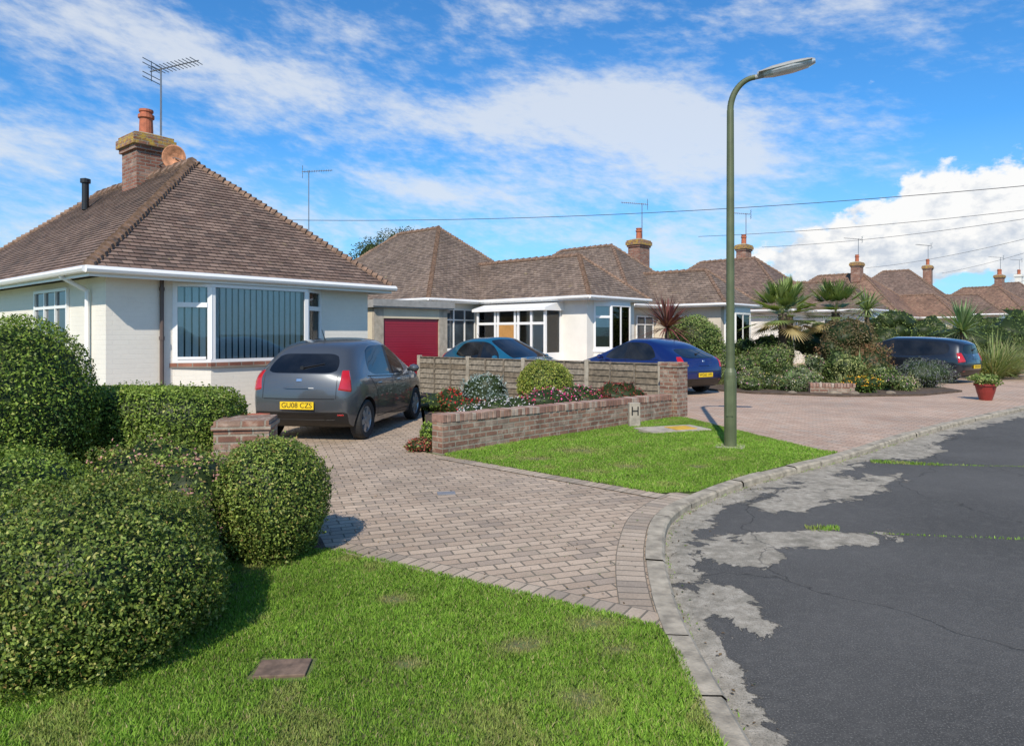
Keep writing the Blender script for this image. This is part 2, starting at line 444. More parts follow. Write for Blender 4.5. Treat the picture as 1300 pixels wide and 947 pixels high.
cov = addm(blob(.23,.26,.19,.075,-.12,1.6), blob(.12,.32,.14,.05,0,.6), blob(-.42,.345,.34,.05,-.12,1.15), blob(-.1,.205,.13,.024,-.1,1.3),
           blob(-.62,.22,.2,.045,0,1.0), blob(-.05,.30,.16,.035,.2,.5), blob(.48,.41,.22,.02,-.1,.5),
           blob(.4,.12,.4,.035,0,.9), blob(-.25,.15,.35,.03,0,.7), blob(-.05,.43,.3,.025,.1,.4), blob(-.55,.12,.2,.03,0,.8), blob(2.6,.5,2.,.4,0,.8), blob(-2.6,.5,2.,.4,0,.8))
cv = nd(nt, 'ShaderNodeCombineXYZ'); setin(nt, cv.inputs[0], mth(nt,'ADD',mth(nt,'MULTIPLY',az,6.5),mth(nt,'MULTIPLY',el,6.))); setin(nt, cv.inputs[1], mth(nt,'MULTIPLY',el,14.))
n1 = noise(nt, cv.outputs[0], 1.0, 10, .6, .3)
n2 = noise(nt, cv.outputs[0], 5.0, 8, .62, .1)
nn = mth(nt, 'ADD', mth(nt, 'MULTIPLY', n1, .62), mth(nt, 'MULTIPLY', n2, .38))
wisp = mrange(nt, mth(nt, 'ADD', nn, mth(nt, 'MULTIPLY', cov, .235)), .55, .88, 0, .8, True)
cv2 = nd(nt, 'ShaderNodeCombineXYZ'); setin(nt, cv2.inputs[0], mth(nt,'MULTIPLY',az,17.)); setin(nt, cv2.inputs[1], mth(nt,'MULTIPLY',el,24.)); cv2.inputs[2].default_value = 3.3
n3 = noise(nt, cv2.outputs[0], 1.0, 9, .58, .1)
cb = addm(blob(.57,.135,.11,.05,0,1.05), blob(.43,.10,.09,.034,0,.95), blob(.70,.14,.14,.065,0,1.1), blob(.3,.05,.25,.03,0,.6))
cum = mrange(nt, mth(nt,'ADD', cb, mth(nt,'MULTIPLY', mth(nt,'SUBTRACT', n3, .5), 1.8)), .42, .62, 0, .97, True)
skc = mixc(nt, 1.0, sky.outputs[0], (.52,1.24,1.78), 'MULTIPLY')
hz = mrange(nt, el, .0, .26, .6, 0)
skc = mixc(nt, hz, skc, (4.6,6.7,8.5))
c1 = mixc(nt, wisp, skc, (7.8,8.2,8.7))
n4 = noise(nt, cv2.outputs[0], 2.2, 6, .6, .1)
shade = mrange(nt, mth(nt,'ADD', n4, mth(nt,'MULTIPLY', el, 2.0)), .56, .82, 0, 1)
cumc = mixc(nt, shade, (6.3,6.8,7.6), (10.0,9.9,9.7))
c2 = mixc(nt, cum, c1, cumc)
nt.links.new(c2, bg.inputs['Color']); bg.inputs['Strength'].default_value = .1

sun = bpy.data.lights.new('sun', 'SUN'); sun.energy = 5.0; sun.angle = R(.5); sun.color = (1,.915,.79)
so = bpy.data.objects.new('sun', sun); COL.objects.link(so)
so.rotation_euler = Vector((sd.x*math.cos(EL), sd.y*math.cos(EL), -math.sin(EL))).to_track_quat('-Z','Y').to_euler()
so.location = (0,-5,12)
cam = bpy.data.cameras.new('camera'); co = bpy.data.objects.new('camera', cam); COL.objects.link(co)
co.location = (0,0,1.6); co.rotation_euler = (R(90),0,0)
cam.lens = 24; cam.sensor_width = 36; cam.sensor_fit = 'HORIZONTAL'; cam.shift_y = -.0381
cam.clip_end = 4000; cam.clip_start = .05
scene.camera = co
scene.view_settings.view_transform = 'Standard'; scene.view_settings.look = 'None'; scene.view_settings.exposure = 0

# ------------------------------------------------------------------ terrain, road, kerb
K0 = [(.92,-8),(.92,0),(.93,2.2),(.93,3.2),(.95,3.8),(1.02,4.5),(1.15,5.2),(1.38,5.95),(1.8,6.6),(2.62,7.5),(3.3,8.08),(4.39,9.0),(6.35,10.85),(8.6,12.8),(11.2,14.9),(20,22.4),(40,40.0),(80,75)]
def catmull(P, step):
    out=[]
    for i in range(len(P)-1):
        p0=np.array(P[max(i-1,0)]); p1=np.array(P[i]); p2=np.array(P[i+1]); p3=np.array(P[min(i+2,len(P)-1)])
        n=max(1,int(np.linalg.norm(p2-p1)/step))
        for k in range(n):
            t=k/n
            out.append(.5*((2*p1)+(-p0+p2)*t+(2*p0-5*p1+4*p2-p3)*t*t+(-p0+3*p1-3*p2+p3)*t**3))
    out.append(np.array(P[-1])); return out
K = catmull(K0, .15)
Ka = np.array(K)
nrm = np.zeros_like(Ka); d = np.gradient(Ka, axis=0); nrm[:,0] = -d[:,1]; nrm[:,1] = d[:,0]; nrm /= np.linalg.norm(nrm,axis=1)[:,None]
def Kin(o): return [tuple(p) for p in (Ka+nrm*o)]
sheet('ground', [(-1500,-400),(1500,-400),(1500,3000),(-1500,3000)], -.12, GRASSG)
landpts = Kin(.1) + [(80,2500),(-900,2500),(-900,-8)]
sheet('verge_ground', landpts, -.006, GRASSG, skirt=.1)

def addm2(nt, *xs):
    o = xs[0]
    for x in xs[1:]: o = mth(nt, 'ADD', o, x)
    return o
def roadmat():
    m, nt, b = newmat('worn_asphalt'); v = coords(nt, 'Object')
    a = nd(nt, 'ShaderNodeAttribute', attribute_name='conc').outputs['Fac']
    nA = noise(nt, v, 2.1, 10, .74, .5); nB = noise(nt, v, 110, 3, .8); nC = noise(nt, v, .6, 5, .6); nD = noise(nt, v, 14, 6, .7)
    asp = mixc(nt, mrange(nt, nC, .3, .7), (.064,.062,.058), (.104,.10,.094))
    asp = mixc(nt, mrange(nt, nB, .54, .7, 0, .9), asp, (.28,.265,.24))
    asp = mixc(nt, mrange(nt, nB, .2, .43, .75, 0), asp, (.025,.025,.025))
    asp = mixc(nt, mrange(nt, nD, .5, .75, 0, .5), asp, (.155,.148,.135))
    con = mixc(nt, mrange(nt, nD, .3, .7), (.25,.22,.17), (.52,.465,.38))
    con = mixc(nt, mrange(nt, nB, .5, .66, 0, .8), con, (.12,.11,.085))
    con = mixc(nt, mrange(nt, noise(nt, v, 5, 7, .7), .47, .69, 0, .75), con, (.14,.13,.1))
    mk = mth(nt, 'ADD', a, mth(nt, 'MULTIPLY', mth(nt, 'SUBTRACT', nA, .5), 2.2))
    msk = mrange(nt, mk, .40, .43)
    vo = nd(nt, 'ShaderNodeTexVoronoi', feature='DISTANCE_TO_EDGE'); vo.inputs['Scale'].default_value = .36
    mpv = nd(nt, 'ShaderNodeVectorMath', operation='ADD'); nt.links.new(v, mpv.inputs[0])
    nz = nd(nt, 'ShaderNodeTexNoise'); nz.inputs['Scale'].default_value = 2.5; nt.links.new(v, nz.inputs[0]); nz.inputs['Detail'].default_value=6
    sc = nd(nt, 'ShaderNodeVectorMath', operation='SCALE'); nt.links.new(nz.outputs['Color'], sc.inputs[0]); sc.inputs['Scale'].default_value = .5
    nt.links.new(sc.outputs[0], mpv.inputs[1]); nt.links.new(mpv.outputs[0], vo.inputs['Vector'])
    crack = mrange(nt, vo.outputs['Distance'], .0, .004, 1, 0)
    col = mixc(nt, msk, asp, con)
    col = mixc(nt, mth(nt,'MULTIPLY',crack,.5), col, (.02,.02,.018))
    nt.links.new(col, b.inputs['Base Color']); b.inputs['Roughness'].default_value = .95; b.inputs['Specular IOR Level'].default_value = .25
    h = addm2(nt, mth(nt,'MULTIPLY', nB, .7), mth(nt,'MULTIPLY', msk, -1.2), mth(nt,'MULTIPLY', crack, -.5), mth(nt,'MULTIPLY', nD, .5))
    bump(nt, b, h, .95, .011); return m
ROAD = roadmat()
def gridroad():
    xs = np.r_[np.arange(.3, 10, .08), np.arange(10, 30, .8), np.arange(30, 101, 5)]
    ys = np.r_[np.arange(-8, 2, .5), np.arange(2, 16, .08), np.arange(16, 30, .8), np.arange(30, 101, 5)]
    X, Y = np.meshgrid(xs, ys); P = np.c_[X.ravel(), Y.ravel()]
    nx, ny = len(xs), len(ys)
    Kd = Ka[::2]; dist = np.full(len(P), 1e9)
    for k in Kd: dist = np.minimum(dist, np.hypot(P[:,0]-k[0], P[:,1]-k[1]))
    bw = np.interp(P[:,1], [2,4,5.2,6,8,9,10,11,13,16], [.28,.36,.44,.48,.6,.5,.7,.6,.6,.7])
    f = 1-dist/bw
    def e(cx,cy,rx,ry,a):
        c,s=math.cos(a),math.sin(a); dx=P[:,0]-cx; dy=P[:,1]-cy
        return 1-np.hypot((dx*c+dy*s)/rx, (-dx*s+dy*c)/ry)
    for q in [(2.3,5.5,1.25,.36,R(4)),(1.72,5.1,.45,.55,0),(3.5,7.35,1.7,.58,R(38)),(2.6,6.6,.6,.35,R(30)),(5.6,9.6,1.3,.45,R(42)),(1.33,4.2,.27,.7,0)]:
        f = np.maximum(f, e(*q)*1.15)
    f = np.clip(f, -1, 1)
    F = []
    for j in range(ny-1):
        for i in range(nx-1): F.append((j*nx+i, j*nx+i+1, (j+1)*nx+i+1, (j+1)*nx+i))
    F = np.array(F)
    c = P[F].mean(1)
    V = np.c_[P, np.full(len(P), -.055)]
    idx = np.argmin(np.hypot(c[:,None,0]-Ka[None,::6,0], c[:,None,1]-Ka[None,::6,1]), axis=1)*6
    side = ((c-Ka[idx])*nrm[idx]).sum(1)
    F = F[(side < .4) & (side > -9.5)]
    o = npmesh('road', V, F, [ROAD])
    a = o.data.attributes.new('conc', 'FLOAT', 'POINT')
    if len(o.data.vertices) == len(f): a.data.foreach_set('value', f.astype(np.float32))
    return o
gridroad()
cum_=np.r_[0,np.cumsum(np.linalg.norm(np.diff(Ka,axis=0),axis=1))]
def kat(s,o):
    p=np.array([np.interp(s,cum_,Ka[:,0]),np.interp(s,cum_,Ka[:,1])]); n=np.array([np.interp(s,cum_,nrm[:,0]),np.interp(s,cum_,nrm[:,1])]); n/=np.linalg.norm(n)
    return p+n*o
def kerb():
    mb = MB(); r=random.Random(3); s=5
    while s<70:
        l=.6 if s<24 else .9; a=s+.005; b=s+l-.005; dz=r.uniform(-.006,.006); do=r.uniform(-.006,.006); sub=3
        for q in range(sub):
            a1=a+(b-a)*q/sub; b1=a+(b-a)*(q+1)/sub
            prof=[(-.015,-.09),(-.012,-.008),(.008,.010),(.125,.012),(.13,-.02)]
            A=[kat(a1,o+do) for o,_ in prof]; B=[kat(b1,o+do) for o,_ in prof]
            for k in range(len(prof)-1):
                mb.face([(*A[k],prof[k][1]+dz),(*A[k+1],prof[k+1][1]+dz),(*B[k+1],prof[k+1][1]+dz),(*B[k],prof[k][1]+dz)][::-1], KERB)
        s+=l
    mb.build('kerb')
kerb()

drive = [(-1.32,5.1),(.8,3.78)] + [tuple(Ka[i]+nrm[i]*.12) for i in range(len(Ka)) if 3.8<Ka[i][1]<6.7] + [(1.5,6.8),(-.85,8.92),(-1.15,9.2),(-1.7,13),(-2.5,18.3),(-1.2,21.7),(-5,21),(-4.5,19),(-2.0,15.5),(-7.5,9),(-7,6.8),(-3.0,6.2),(-2.2,5.4)]
sheet('driveway', drive, .0, DRIVE)
red = [tuple(Ka[i]+nrm[i]*.12) for i in range(len(Ka)) if 4.3<Ka[i][0]<45] + [(40,60),(0,40),(-1.0,25),(-2.42,18.4),(3.1,13.35),(3.35,13.0)]
sheet('paved_forecourt', red, .002, DRIVER)
def strip(name, pts, w, z, mat):
    mb=MB(); L=0; A=np.array(pts,float); d=np.gradient(A,axis=0); n=np.c_[-d[:,1],d[:,0]]; n/=np.linalg.norm(n,axis=1)[:,None]
    for i in range(len(A)-1):
        l=np.linalg.norm(A[i+1]-A[i]); a=A[i]-n[i]*w/2; b=A[i+1]-n[i+1]*w/2; c=A[i+1]+n[i+1]*w/2; e=A[i]+n[i]*w/2
        mb.face([(*a,z),(*b,z),(*c,z),(*e,z)], mat, uv=[(L,0),(L+l,0),(L+l,w),(L,w)]); L+=l
    return mb.build(name)
strip('paving_edging', [tuple(Ka[i]+nrm[i]*.235) for i in range(len(Ka)) if 3.7<Ka[i][1]<6.75], .2, .004, EDGE)
strip('paving_edging', [(-1.3,5.13),(-.5,4.62),(.3,4.12),(.86,3.78)], .2, .008, EDGE)
strip('paving_edging', [(-.92,8.84),(.2,7.83),(1.5,6.68)], .2, .008, EDGE)

lawn1 = [(-1.32,5.0),(.78,3.7),(.82,3.4),(.8,1.0),(-4,1.0),(-4.5,4.2),(-2.4,5.3)]
lawn2 = [(-.85,8.95),(1.5,6.86)] + [tuple(Ka[i]+nrm[i]*.14) for i in range(len(Ka)) if 6.75<Ka[i][1]<9.1] + [(4.2,9.3),(3.3,13.0),(3.05,13.0),(-.9,9.05)]
sheet('lawn_soil', lawn1, .004, GRASSG); sheet('lawn_soil', lawn2, .005, GRASSG)
g1 = [(-1.34,5.02),(.8,3.72),(.84,3.4),(.81,2.2),(-2.2,2.2),(-2.6,4.0),(-2.0,5.1)]
slabq = [(1.95,10.85),(3.0,11.25),(3.35,11.85),(2.2,11.6)]
lid1 = [(-1.23,3.14),(-.95,3.14),(-.95,3.36),(-1.23,3.36)]
grass('lawn', g1, 28000, .024, .0045, 11, .004, bare=[(.05,3.5,.12),(.45,3.75,.12),(-.5,3.3,.08),(.55,3.45,.07),(-.7,4.1,.1),(.3,3.0,.1)], clear=[lid1])
grass('lawn', lawn2, 11000, .027, .007, 12, .005, bare=[(.9,9.3,.3),(.3,8.7,.2),(2.2,8.2,.12),(1.4,8.2,.2),(.9,7.9,.16)], clear=[slabq])
grass('grass_tufts', [(2.5,5.74),(2.75,5.74),(2.8,5.85),(2.5,5.86)], 6000, .03, .006, 13, -.055)
grass('grass_tufts', [(2.95,5.66),(6,5.2),(6,5.222),(2.95,5.685)], 4500, .016, .006, 14, -.055)
grass('grass_tufts', [(4.6,8.75),(5.4,8.55),(5.4,8.68),(4.7,8.95)], 5000, .035, .007, 15, -.055)
grass('grass_tufts', [(5.4,8.6),(12,7.9),(12,7.94),(5.4,8.65)], 3500, .018, .007, 16, -.055)
kj=[tuple(kat(s,-.02)) for s in np.arange(10.5,22,.4)]+[tuple(kat(s,-.05-.03*math.sin(s*7))) for s in np.arange(22,10.5,-.4)]
grass('kerb_weeds', kj, 1500, .016, .005, 20, -.056)
def wobble(a,b,n,w,seed):
    r=np.random.default_rng(seed); a=np.array(a);b=np.array(b); d=(b-a)/np.linalg.norm(b-a); nn=np.array([-d[1],d[0]])
    t=np.linspace(0,1,n); L=[tuple(a+(b-a)*k+nn*(-w*r.uniform(0,1))) for k in t]; U=[tuple(a+(b-a)*k+nn*(w*r.uniform(0,1))) for k in t[::-1]]; return L+U
grass('lawn_fringe', wobble((-1.3,5.04),(.8,3.72),60,.03,5), 16000, .022, .005, 18, .009)
grass('lawn_fringe', wobble((-.85,8.9),(1.5,6.82),60,.04,6), 12000, .025, .006, 19, .009)
r_=np.random.default_rng(77); Pd=np.c_[r_.uniform(-3.5,1.4,900),r_.uniform(4.0,12,900)]; Pd=Pd[inpoly(Pd,drive)]
Pr=np.array([kat(s,-abs(r_.normal(0,.12))) for s in r_.uniform(10,24,260)])
P3=np.r_[np.c_[Pd,np.full(len(Pd),.012)],np.c_[Pr,np.full(len(Pr),-.048)]]
V_,F_=leafquads(P3,np.tile([0,0,1.],(len(P3),1)),.02,r_,.6,.25)
npmesh('fallen_leaves',V_,F_,[LEAF],pick([(.2,.13,.06,3),(.12,.09,.05,3),(.15,.2,.05,1)],len(P3),r_,.3))

bed1 = [(-1.1,9.2),(-1.65,13),(-2.4,17.9),(3.05,13.3)]
sheet('flower_bed', bed1, .03, SOIL, skirt=.04)
bed2 = [(5.6,19.3),(6.4,18.2),(8.4,17.3),(10.6,17.6),(12.4,18.8),(12.6,20.2),(10.2,25),(8,28),(5.2,24.5)]
sheet('flower_bed', bed2, .05, SOIL, skirt=.06)
bedh = [(-1.35,5.0),(-2.2,3.0),(-5.2,2.6),(-6.8,7.4),(-3.1,8.2),(-2.2,5.7),(-1.5,5.35)]
sheet('flower_bed', bedh, .012, SOIL)

# ------------------------------------------------------------------ houses
def roofface(mb, A, B, C, D, mat, gauge, step=.02):
    A,B,C,D = map(Vector,(A,B,C,D)); n=(B-A).cross(D-A)
    if n.length<1e-6: n=(B-A).cross(C-A)
    n.normalize(); t=(B-A).normalized(); b=n.cross(t)
    H=(D-A).dot(b); rows=max(1,int(round(H/gauge)))
    for i in range(rows):
        f0=i/rows; f1=(i+1)/rows
        p0=A.lerp(D,f0); p1=B.lerp(C,f0); q1=B.lerp(C,f1); q0=A.lerp(D,f1)
        def U(p,v): return ((p-A).dot(t)+50, v)
        g=gauge
        mb.face([p0+n*step,p1+n*step,q1+n*.002,q0+n*.002], mat, uv=[U(p0,i*g+.004),U(p1,i*g+.004),U(q1,(i+1)*g-.004),U(q0,(i+1)*g-.004)])
        mb.face([p0-n*.004,p1-n*.004,p1+n*step,p0+n*step], mat, uv=[U(p0,i*g+.004),U(p1,i*g+.004),U(p1,i*g+.01),U(p0,i*g+.01)])
def hipline(mb, a, b, r=.1, seg=.12, mat=None):
    a=Vector(a); b=Vector(b); n=max(1,int((b-a).length/seg)); d=(b-a)/n
    for i in range(n):
        j=Vector((random.uniform(-.008,.008),random.uniform(-.008,.008),random.uniform(-.006,.01)))
        mb.cyl(a+d*i+j, a+d*(i+1.12)+j-Vector((0,0,.025)), r*1.08, r*.82, 8, mat or HIPT)
def hiproof(par, x0,x1,y0,y1, z, pitch, tile, gauge=.1, name='roof', ridge_y=True, hipstep=.12):
    mb=MB(); w=(x1-x0)/2; xm=(x0+x1)/2
    h=w*pitch
    a,b,c,d=(x0,y0,z),(x1,y0,z),(x1,y1,z),(x0,y1,z); e=(xm,y0+w,z+h); f=(xm,y1-w,z+h)
    roofface(mb,a,b,e,e,tile,gauge); roofface(mb,b,c,f,e,tile,gauge); roofface(mb,c,d,f,f,tile,gauge); roofface(mb,d,a,e,f,tile,gauge)
    for p,q in ((a,e),(b,e),(c,f),(d,f)): hipline(mb,p,q,.085,hipstep)
    hipline(mb,(e[0],e[1],e[2]+.0),(f[0],f[1],f[2]+.0),.11,.33)
    mb.box(x0+.03,x1-.03,y0+.03,y1-.03,z-.03,z-.012,UPVC)
    for (u0,u1,v0,v1) in ((x0,x1,y0-.0,y0+.025),(x0,x1,y1-.025,y1),(x0,x0+.025,y0+.026,y1-.026),(x1-.025,x1,y0+.026,y1-.026)):
        mb.box(u0,u1,v0,v1,z-.15,z-.005,UPVC)
    for p,q in (((x0-.06,y0-.06,z-.05),(x1+.06,y0-.06,z-.05)),((x0-.06,y0-.06,z-.05),(x0-.06,y1,z-.05)),((x1+.06,y0-.06,z-.05),(x1+.06,y1,z-.05))):
        mb.cyl(p,q,.055,.055,8,UPVC)
    return mb.build(name,par)

def window(mb, O, t, n, s0,s1,z0,z1, cols=2, top=True, fr=.05, glass=None, proud=.05):
    g = glass or GLASS
    mb.ob(O,t,n,s0+.02,s1-.02,.004,.014,z0+.02,z1-.02,g)
    mb.ob(O,t,n,s0,s1,.002,proud,z0,z0+fr,UPVC); mb.ob(O,t,n,s0,s1,.002,proud,z1-fr,z1,UPVC)
    mb.ob(O,t,n,s0,s0+fr,.003,proud-.002,z0+fr,z1-fr,UPVC); mb.ob(O,t,n,s1-fr,s1,.003,proud-.002,z0+fr,z1-fr,UPVC)
    w=(s1-s0)/cols
    for i in range(1,cols): mb.ob(O,t,n,s0+w*i-fr/2,s0+w*i+fr/2,.003,proud-.003,z0+fr,z1-fr,UPVC)
    if top:
        zt=z1-(z1-z0)*.27
        for i in range(cols):
            if top=='all' or i%2==0: mb.ob(O,t,n,s0+w*i+fr/2,s0+w*(i+1)-fr/2,.003,proud-.004,zt-.025,zt+.025,UPVC)
    mb.ob(O,t,n,s0-.06,s1+.06,.0,proud+.05,z0-.05,z0-.001,UPVC)

def bay(mb, x0,x1,y,proj,splay, z0,z1, wallmat, sillmat=None, cols=(1,2,1), blinds=True, ztop=None, nets=False):
    ztop = ztop or z1+.06
    P=[(x0,y),(x0+splay,y-proj),(x1-splay,y-proj),(x1,y)]
    mb.hexa([(p[0],p[1],0) for p in P],[(p[0],p[1],z0-.08) for p in P],wallmat)
    q=.05; PS=[(x0-q,y),(x0+splay-q*.5,y-proj-q),(x1-splay+q*.5,y-proj-q),(x1+q,y)]
    mb.hexa([(p[0],p[1],z0-.08+.001) for p in PS],[(p[0],p[1],z0-.0) for p in PS],sillmat or UPVC)
    mb.hexa([(p[0],p[1],z1) for p in P],[(p[0],p[1],ztop) for p in P],UPVC)
    i=.06; PI=[(x0+.12,y-.005),(x0+splay+.02,y-proj+i),(x1-splay-.02,y-proj+i),(x1-.12,y-.005)]
    mb.hexa([(p[0],p[1],z0) for p in PI],[(p[0],p[1],z1) for p in PI],DARKIN)
    for k in range(3):
        a=Vector(P[k]); b=Vector(P[k+1]); t=(b-a).normalized(); n=Vector((t.y,-t.x)); L=(b-a).length
        fr=.055; c=cols[k]; w=L/c
        if blinds:
            u=fr+.02
            while u<L-fr-.06:
                mb.ob(a,t,n,u,u+.085,-.052,-.048,z0+.06,z1-.06,BLIND); u+=.112
        if nets: mb.ob(a,t,n,fr,L-fr,-.052,-.05,z0+.5*(z1-z0),z1-.06,BLIND)
        mb.ob(a,t,n,fr,L-fr,-.022,-.018,z0+fr,z1-fr,CLEAR)
        mb.ob(a,t,n,0,L,-.05,.012,z0+.001,z0+fr,UPVC); mb.ob(a,t,n,0,L,-.05,.012,z1-fr,z1-.001,UPVC)
        for jx in range(c+1):
            s=min(max(jx*w-fr/2,0.0),L-fr)
            mb.ob(a,t,n,s,s+fr+(.02 if jx in (0,c) else 0),-.048,.009,z0+fr,z1-fr,UPVC)
        if k!=1:
            zt=z1-(z1-z0)*.27; mb.ob(a,t,n,fr,L-fr,-.045,.02,zt-.04,zt+.04,UPVC)
            mb.ob(a,t,n,fr+.02,L-fr-.02,-.04,.022,z0+fr+.002,z0+fr+.045,UPVC)

def chimney(par, x,y,z0,z1, wx=.75, wy=.6, pots=1, potmat=None, body=None, name='chimney'):
    mb=MB(); b=body or BRICK
    mb.box(x-wx/2,x+wx/2,y-wy/2,y+wy/2,z0,z1-.36,b)
    mb.box(x-wx/2-.05,x+wx/2+.05,y-wy/2-.05,y+wy/2+.05,z1-.36,z1-.26,b)
    mb.box(x-wx/2-.1,x+wx/2+.1,y-wy/2-.1,y+wy/2+.1,z1-.26,z1-.08,LICH if body is None else body)
    mb.box(x-wx/2-.06,x+wx/2+.06,y-wy/2-.06,y+wy/2+.06,z1-.08,z1,LICH if body is None else body)
    mb.hexa([(x-wx/2-.04,y-wy/2-.04,z1),(x+wx/2+.04,y-wy/2-.04,z1),(x+wx/2+.04,y+wy/2+.04,z1),(x-wx/2-.04,y+wy/2+.04,z1)],
            [(x-wx/4,y-wy/4,z1+.09),(x+wx/4,y-wy/4,z1+.09),(x+wx/4,y+wy/4,z1+.09),(x-wx/4,y+wy/4,z1+.09)],MORT)
    for i in range(pots):
        px=x+(i-(pots-1)/2)*.4
        mb.lathe((px,y,z1+.03),[(.15,0),(.14,.3),(.135,.42),(.17,.43),(.17,.5),(.13,.51),(.13,.56),(.15,.57),(.15,.62),(.1,.62),(.09,.3)],16,potmat or TERR)
    return mb.build(name,par)

def aerial(par, x,y,z0,z1, s=1.0, ang=0, name='tv_aerial'):
    mb=MB(); mb.cyl((x,y,z0),(x,y,z1),.02*s,.016*s,6,ALU)
    d=Vector((math.cos(ang),math.sin(ang),.12)).normalized(); p=Vector((-d.y,d.x,0)).normalized(); c=Vector((x,y,z1-.05))
    mb.cyl(c-d*.25*s,c+d*.85*s,.014*s,.012*s,5,ALU)
    for i in range(12):
        q=c+d*(-.14+.085*i)*s; mb.cyl(q-p*.19*s,q+p*.19*s,.008*s,.008*s,4,ALU)
    u=Vector((0,0,1)); q=c-d*.22*s
    for zz in (-.18,-.09,.09,.18): mb.cyl(q+u*zz*s-p*.24*s,q+u*zz*s+p*.24*s,.009*s,.009*s,4,ALU)
    mb.cyl(q-u*.2*s,q+u*.2*s,.009*s,.009*s,4,ALU)
    return mb.build(name,par)

# ---- house with grey car
h1 = empty('bungalow', (-6.2,10,0), R(50))
mb=MB(); mb.box(.35,5.35,.35,10.6,-.05,2.49,WHITE)
mb.box(.33,5.37,.33,10.62,-.05,.16,WALLB)
mb.build('walls',h1)
mb=MB(); bay(mb,1.35,4.2,.348,.3,.5,1.12,2.44,WHITE,BRICK,(1,1,1),True,2.55)
mb.build('bay_window',h1)
mb=MB(); window(mb,(.35,5.0),(0,-1),(-1,0),1.3,3.05,1.2,2.38,3,'all'); window(mb,(.35,10),(0,-1),(-1,0),1.0,2.4,1.2,2.38,2)
window(mb,(5.35,.35),(0,1),(1,0),3,4.5,1.2,2.38,2)
mb.build('windows',h1)
hiproof(h1,0,5.7,0,11,2.6,.88,TILE,.1)
mb=MB(); mb.cyl((1.16,.3,0),(1.16,.3,2.5),.034,.034,8,GUTD)
for z in (.6,1.5,2.3): mb.cyl((1.16,.3,z),(1.16,.3,z+.06),.045,.045,8,GUTD)
mb.cyl((-.06,1.05,2.5),(.29,.95,2.28),.036,.036,8,UPVC); mb.cyl((.29,.95,2.3),(.29,.95,0),.036,.036,8,UPVC)
mb.build('drainpipes',h1)
chimney(h1,2.88,5.2,4.4,6.04,.72,.8,1)
mb=MB(); mb.lathe((2.15,6.75,4.5),[(.075,0),(.075,.62),(.11,.63),(.11,.72),(.0,.75)],12,BLACKP)
mb.build('flue',h1)
mb=MB()
mb.lathe((0,0,0),[(.0,.06),(.1,.045),(.2,.0),(.27,-.04),(.25,-.045),(.1,.02),(.0,.035)],22,RUST,axis='y')
o=mb.build('satellite_dish',h1); o.location=(3.1,4.25,5.5); o.rotation_euler=(R(8),0,R(-50))
mb=MB(); mb.cyl((3.0,4.8,5.4),(3.1,4.3,5.5),.02,.02,6,ALU); mb.cyl((3.1,4.26,5.5),(3.2,3.95,5.38),.012,.012,6,ALU); mb.build('dish_bracket',h1)
aerial(h1,3.1,4.95,5.9,7.68,1.15,R(-62))

# ---- garage
ga = empty('garage', (-3.95,19.55,0), R(46))
mb=MB(); mb.box(0,2.75,.1,5.5,-.05,2.36,CREAM); mb.box(0,.33,.0,.1,-.05,2.36,CONC); mb.box(2.42,2.75,0,.1,-.05,2.36,CONC); mb.box(.33,2.42,0,.1,2.06,2.36,CREAM)
mb.build('walls',ga)
mb=MB(); mb.box(-.12,2.9,-.14,5.7,2.36,2.58,SLABC); mb.box(-.14,2.92,-.17,-.141,2.40,2.6,SLABC); mb.build('roof',ga)
mb=MB(); z=.02
while z<2.0:
    mb.box(.34,2.41,.05,.097,z,z+.06,MAROON); mb.box(.34,2.41,.065,.096,z+.06,z+.075,MAROON); z+=.075
mb.build('roller_door',ga)

# ---- house with porch
h2 = empty('bungalow', (-3.02,24.6,0), R(47))
mb=MB(); mb.box(.4,7.2,.4,10.1,-.05,2.79,RENDER); mb.box(2.97,5.9,-4.88,.399,-.05,2.79,RENDER); mb.build('walls',h2)
hiproof(h2,0,7.6,0,10.5,2.9,.88,TILE2,.12); hiproof(h2,2.57,6.3,-5.28,5.0,2.9,.88,TILE2,.12,'wing_roof')
mb=MB(); bay(mb,3.35,5.65,-4.882,.36,.55,1.05,2.62,RENDER,None,(1,2,1),False,2.86,nets=True)
mb.build('bay_window',h2)
mb=MB(); window(mb,(0,.4),(1,0),(0,-1),1.0,2.7,1.0,2.55,3,'all')
window(mb,(6.2,.4),(1,0),(0,-1),.1,.9,1.0,2.5,1); window(mb,(.4,8),(0,-1),(-1,0),2,4,1.1,2.5,2)
mb.build('windows',h2)
mb=MB(); X0,X1,Y0,Y1=2.1,2.965,-3.75,-.35
mb.box(X0,X1,Y0,Y1,-.05,.12,CONC)
mb.hexa([(X0-.15,Y0-.12,2.42),(X1,Y0-.12,2.42),(X1,Y1+.12,2.42),(X0-.15,Y1+.12,2.42)],[(X0-.15,Y0-.12,2.52),(X1,Y0-.12,2.8),(X1,Y1+.12,2.8),(X0-.15,Y1+.12,2.52)],UPVC)
ys=[Y0,Y0+.62,Y0+1.24,Y0+1.4,Y0+2.25,Y0+2.4,Y1-.08]
for yy in ys: mb.box(X0,X0+.08,yy,yy+.09,.12,2.42,UPVC)
mb.box(X0+.003,X0+.075,Y0+.09,Y1-.08,1.93,2.02,UPVC)
mb.box(X0+.002,X0+.078,Y0+.09,Y0+1.24,.12,.95,UPVC); mb.box(X0+.002,X0+.078,Y0+2.5,Y1-.08,.12,.95,UPVC)
mb.box(X0+.01,X0+.06,Y0+1.5,Y0+2.24,.13,2.0,OAK)
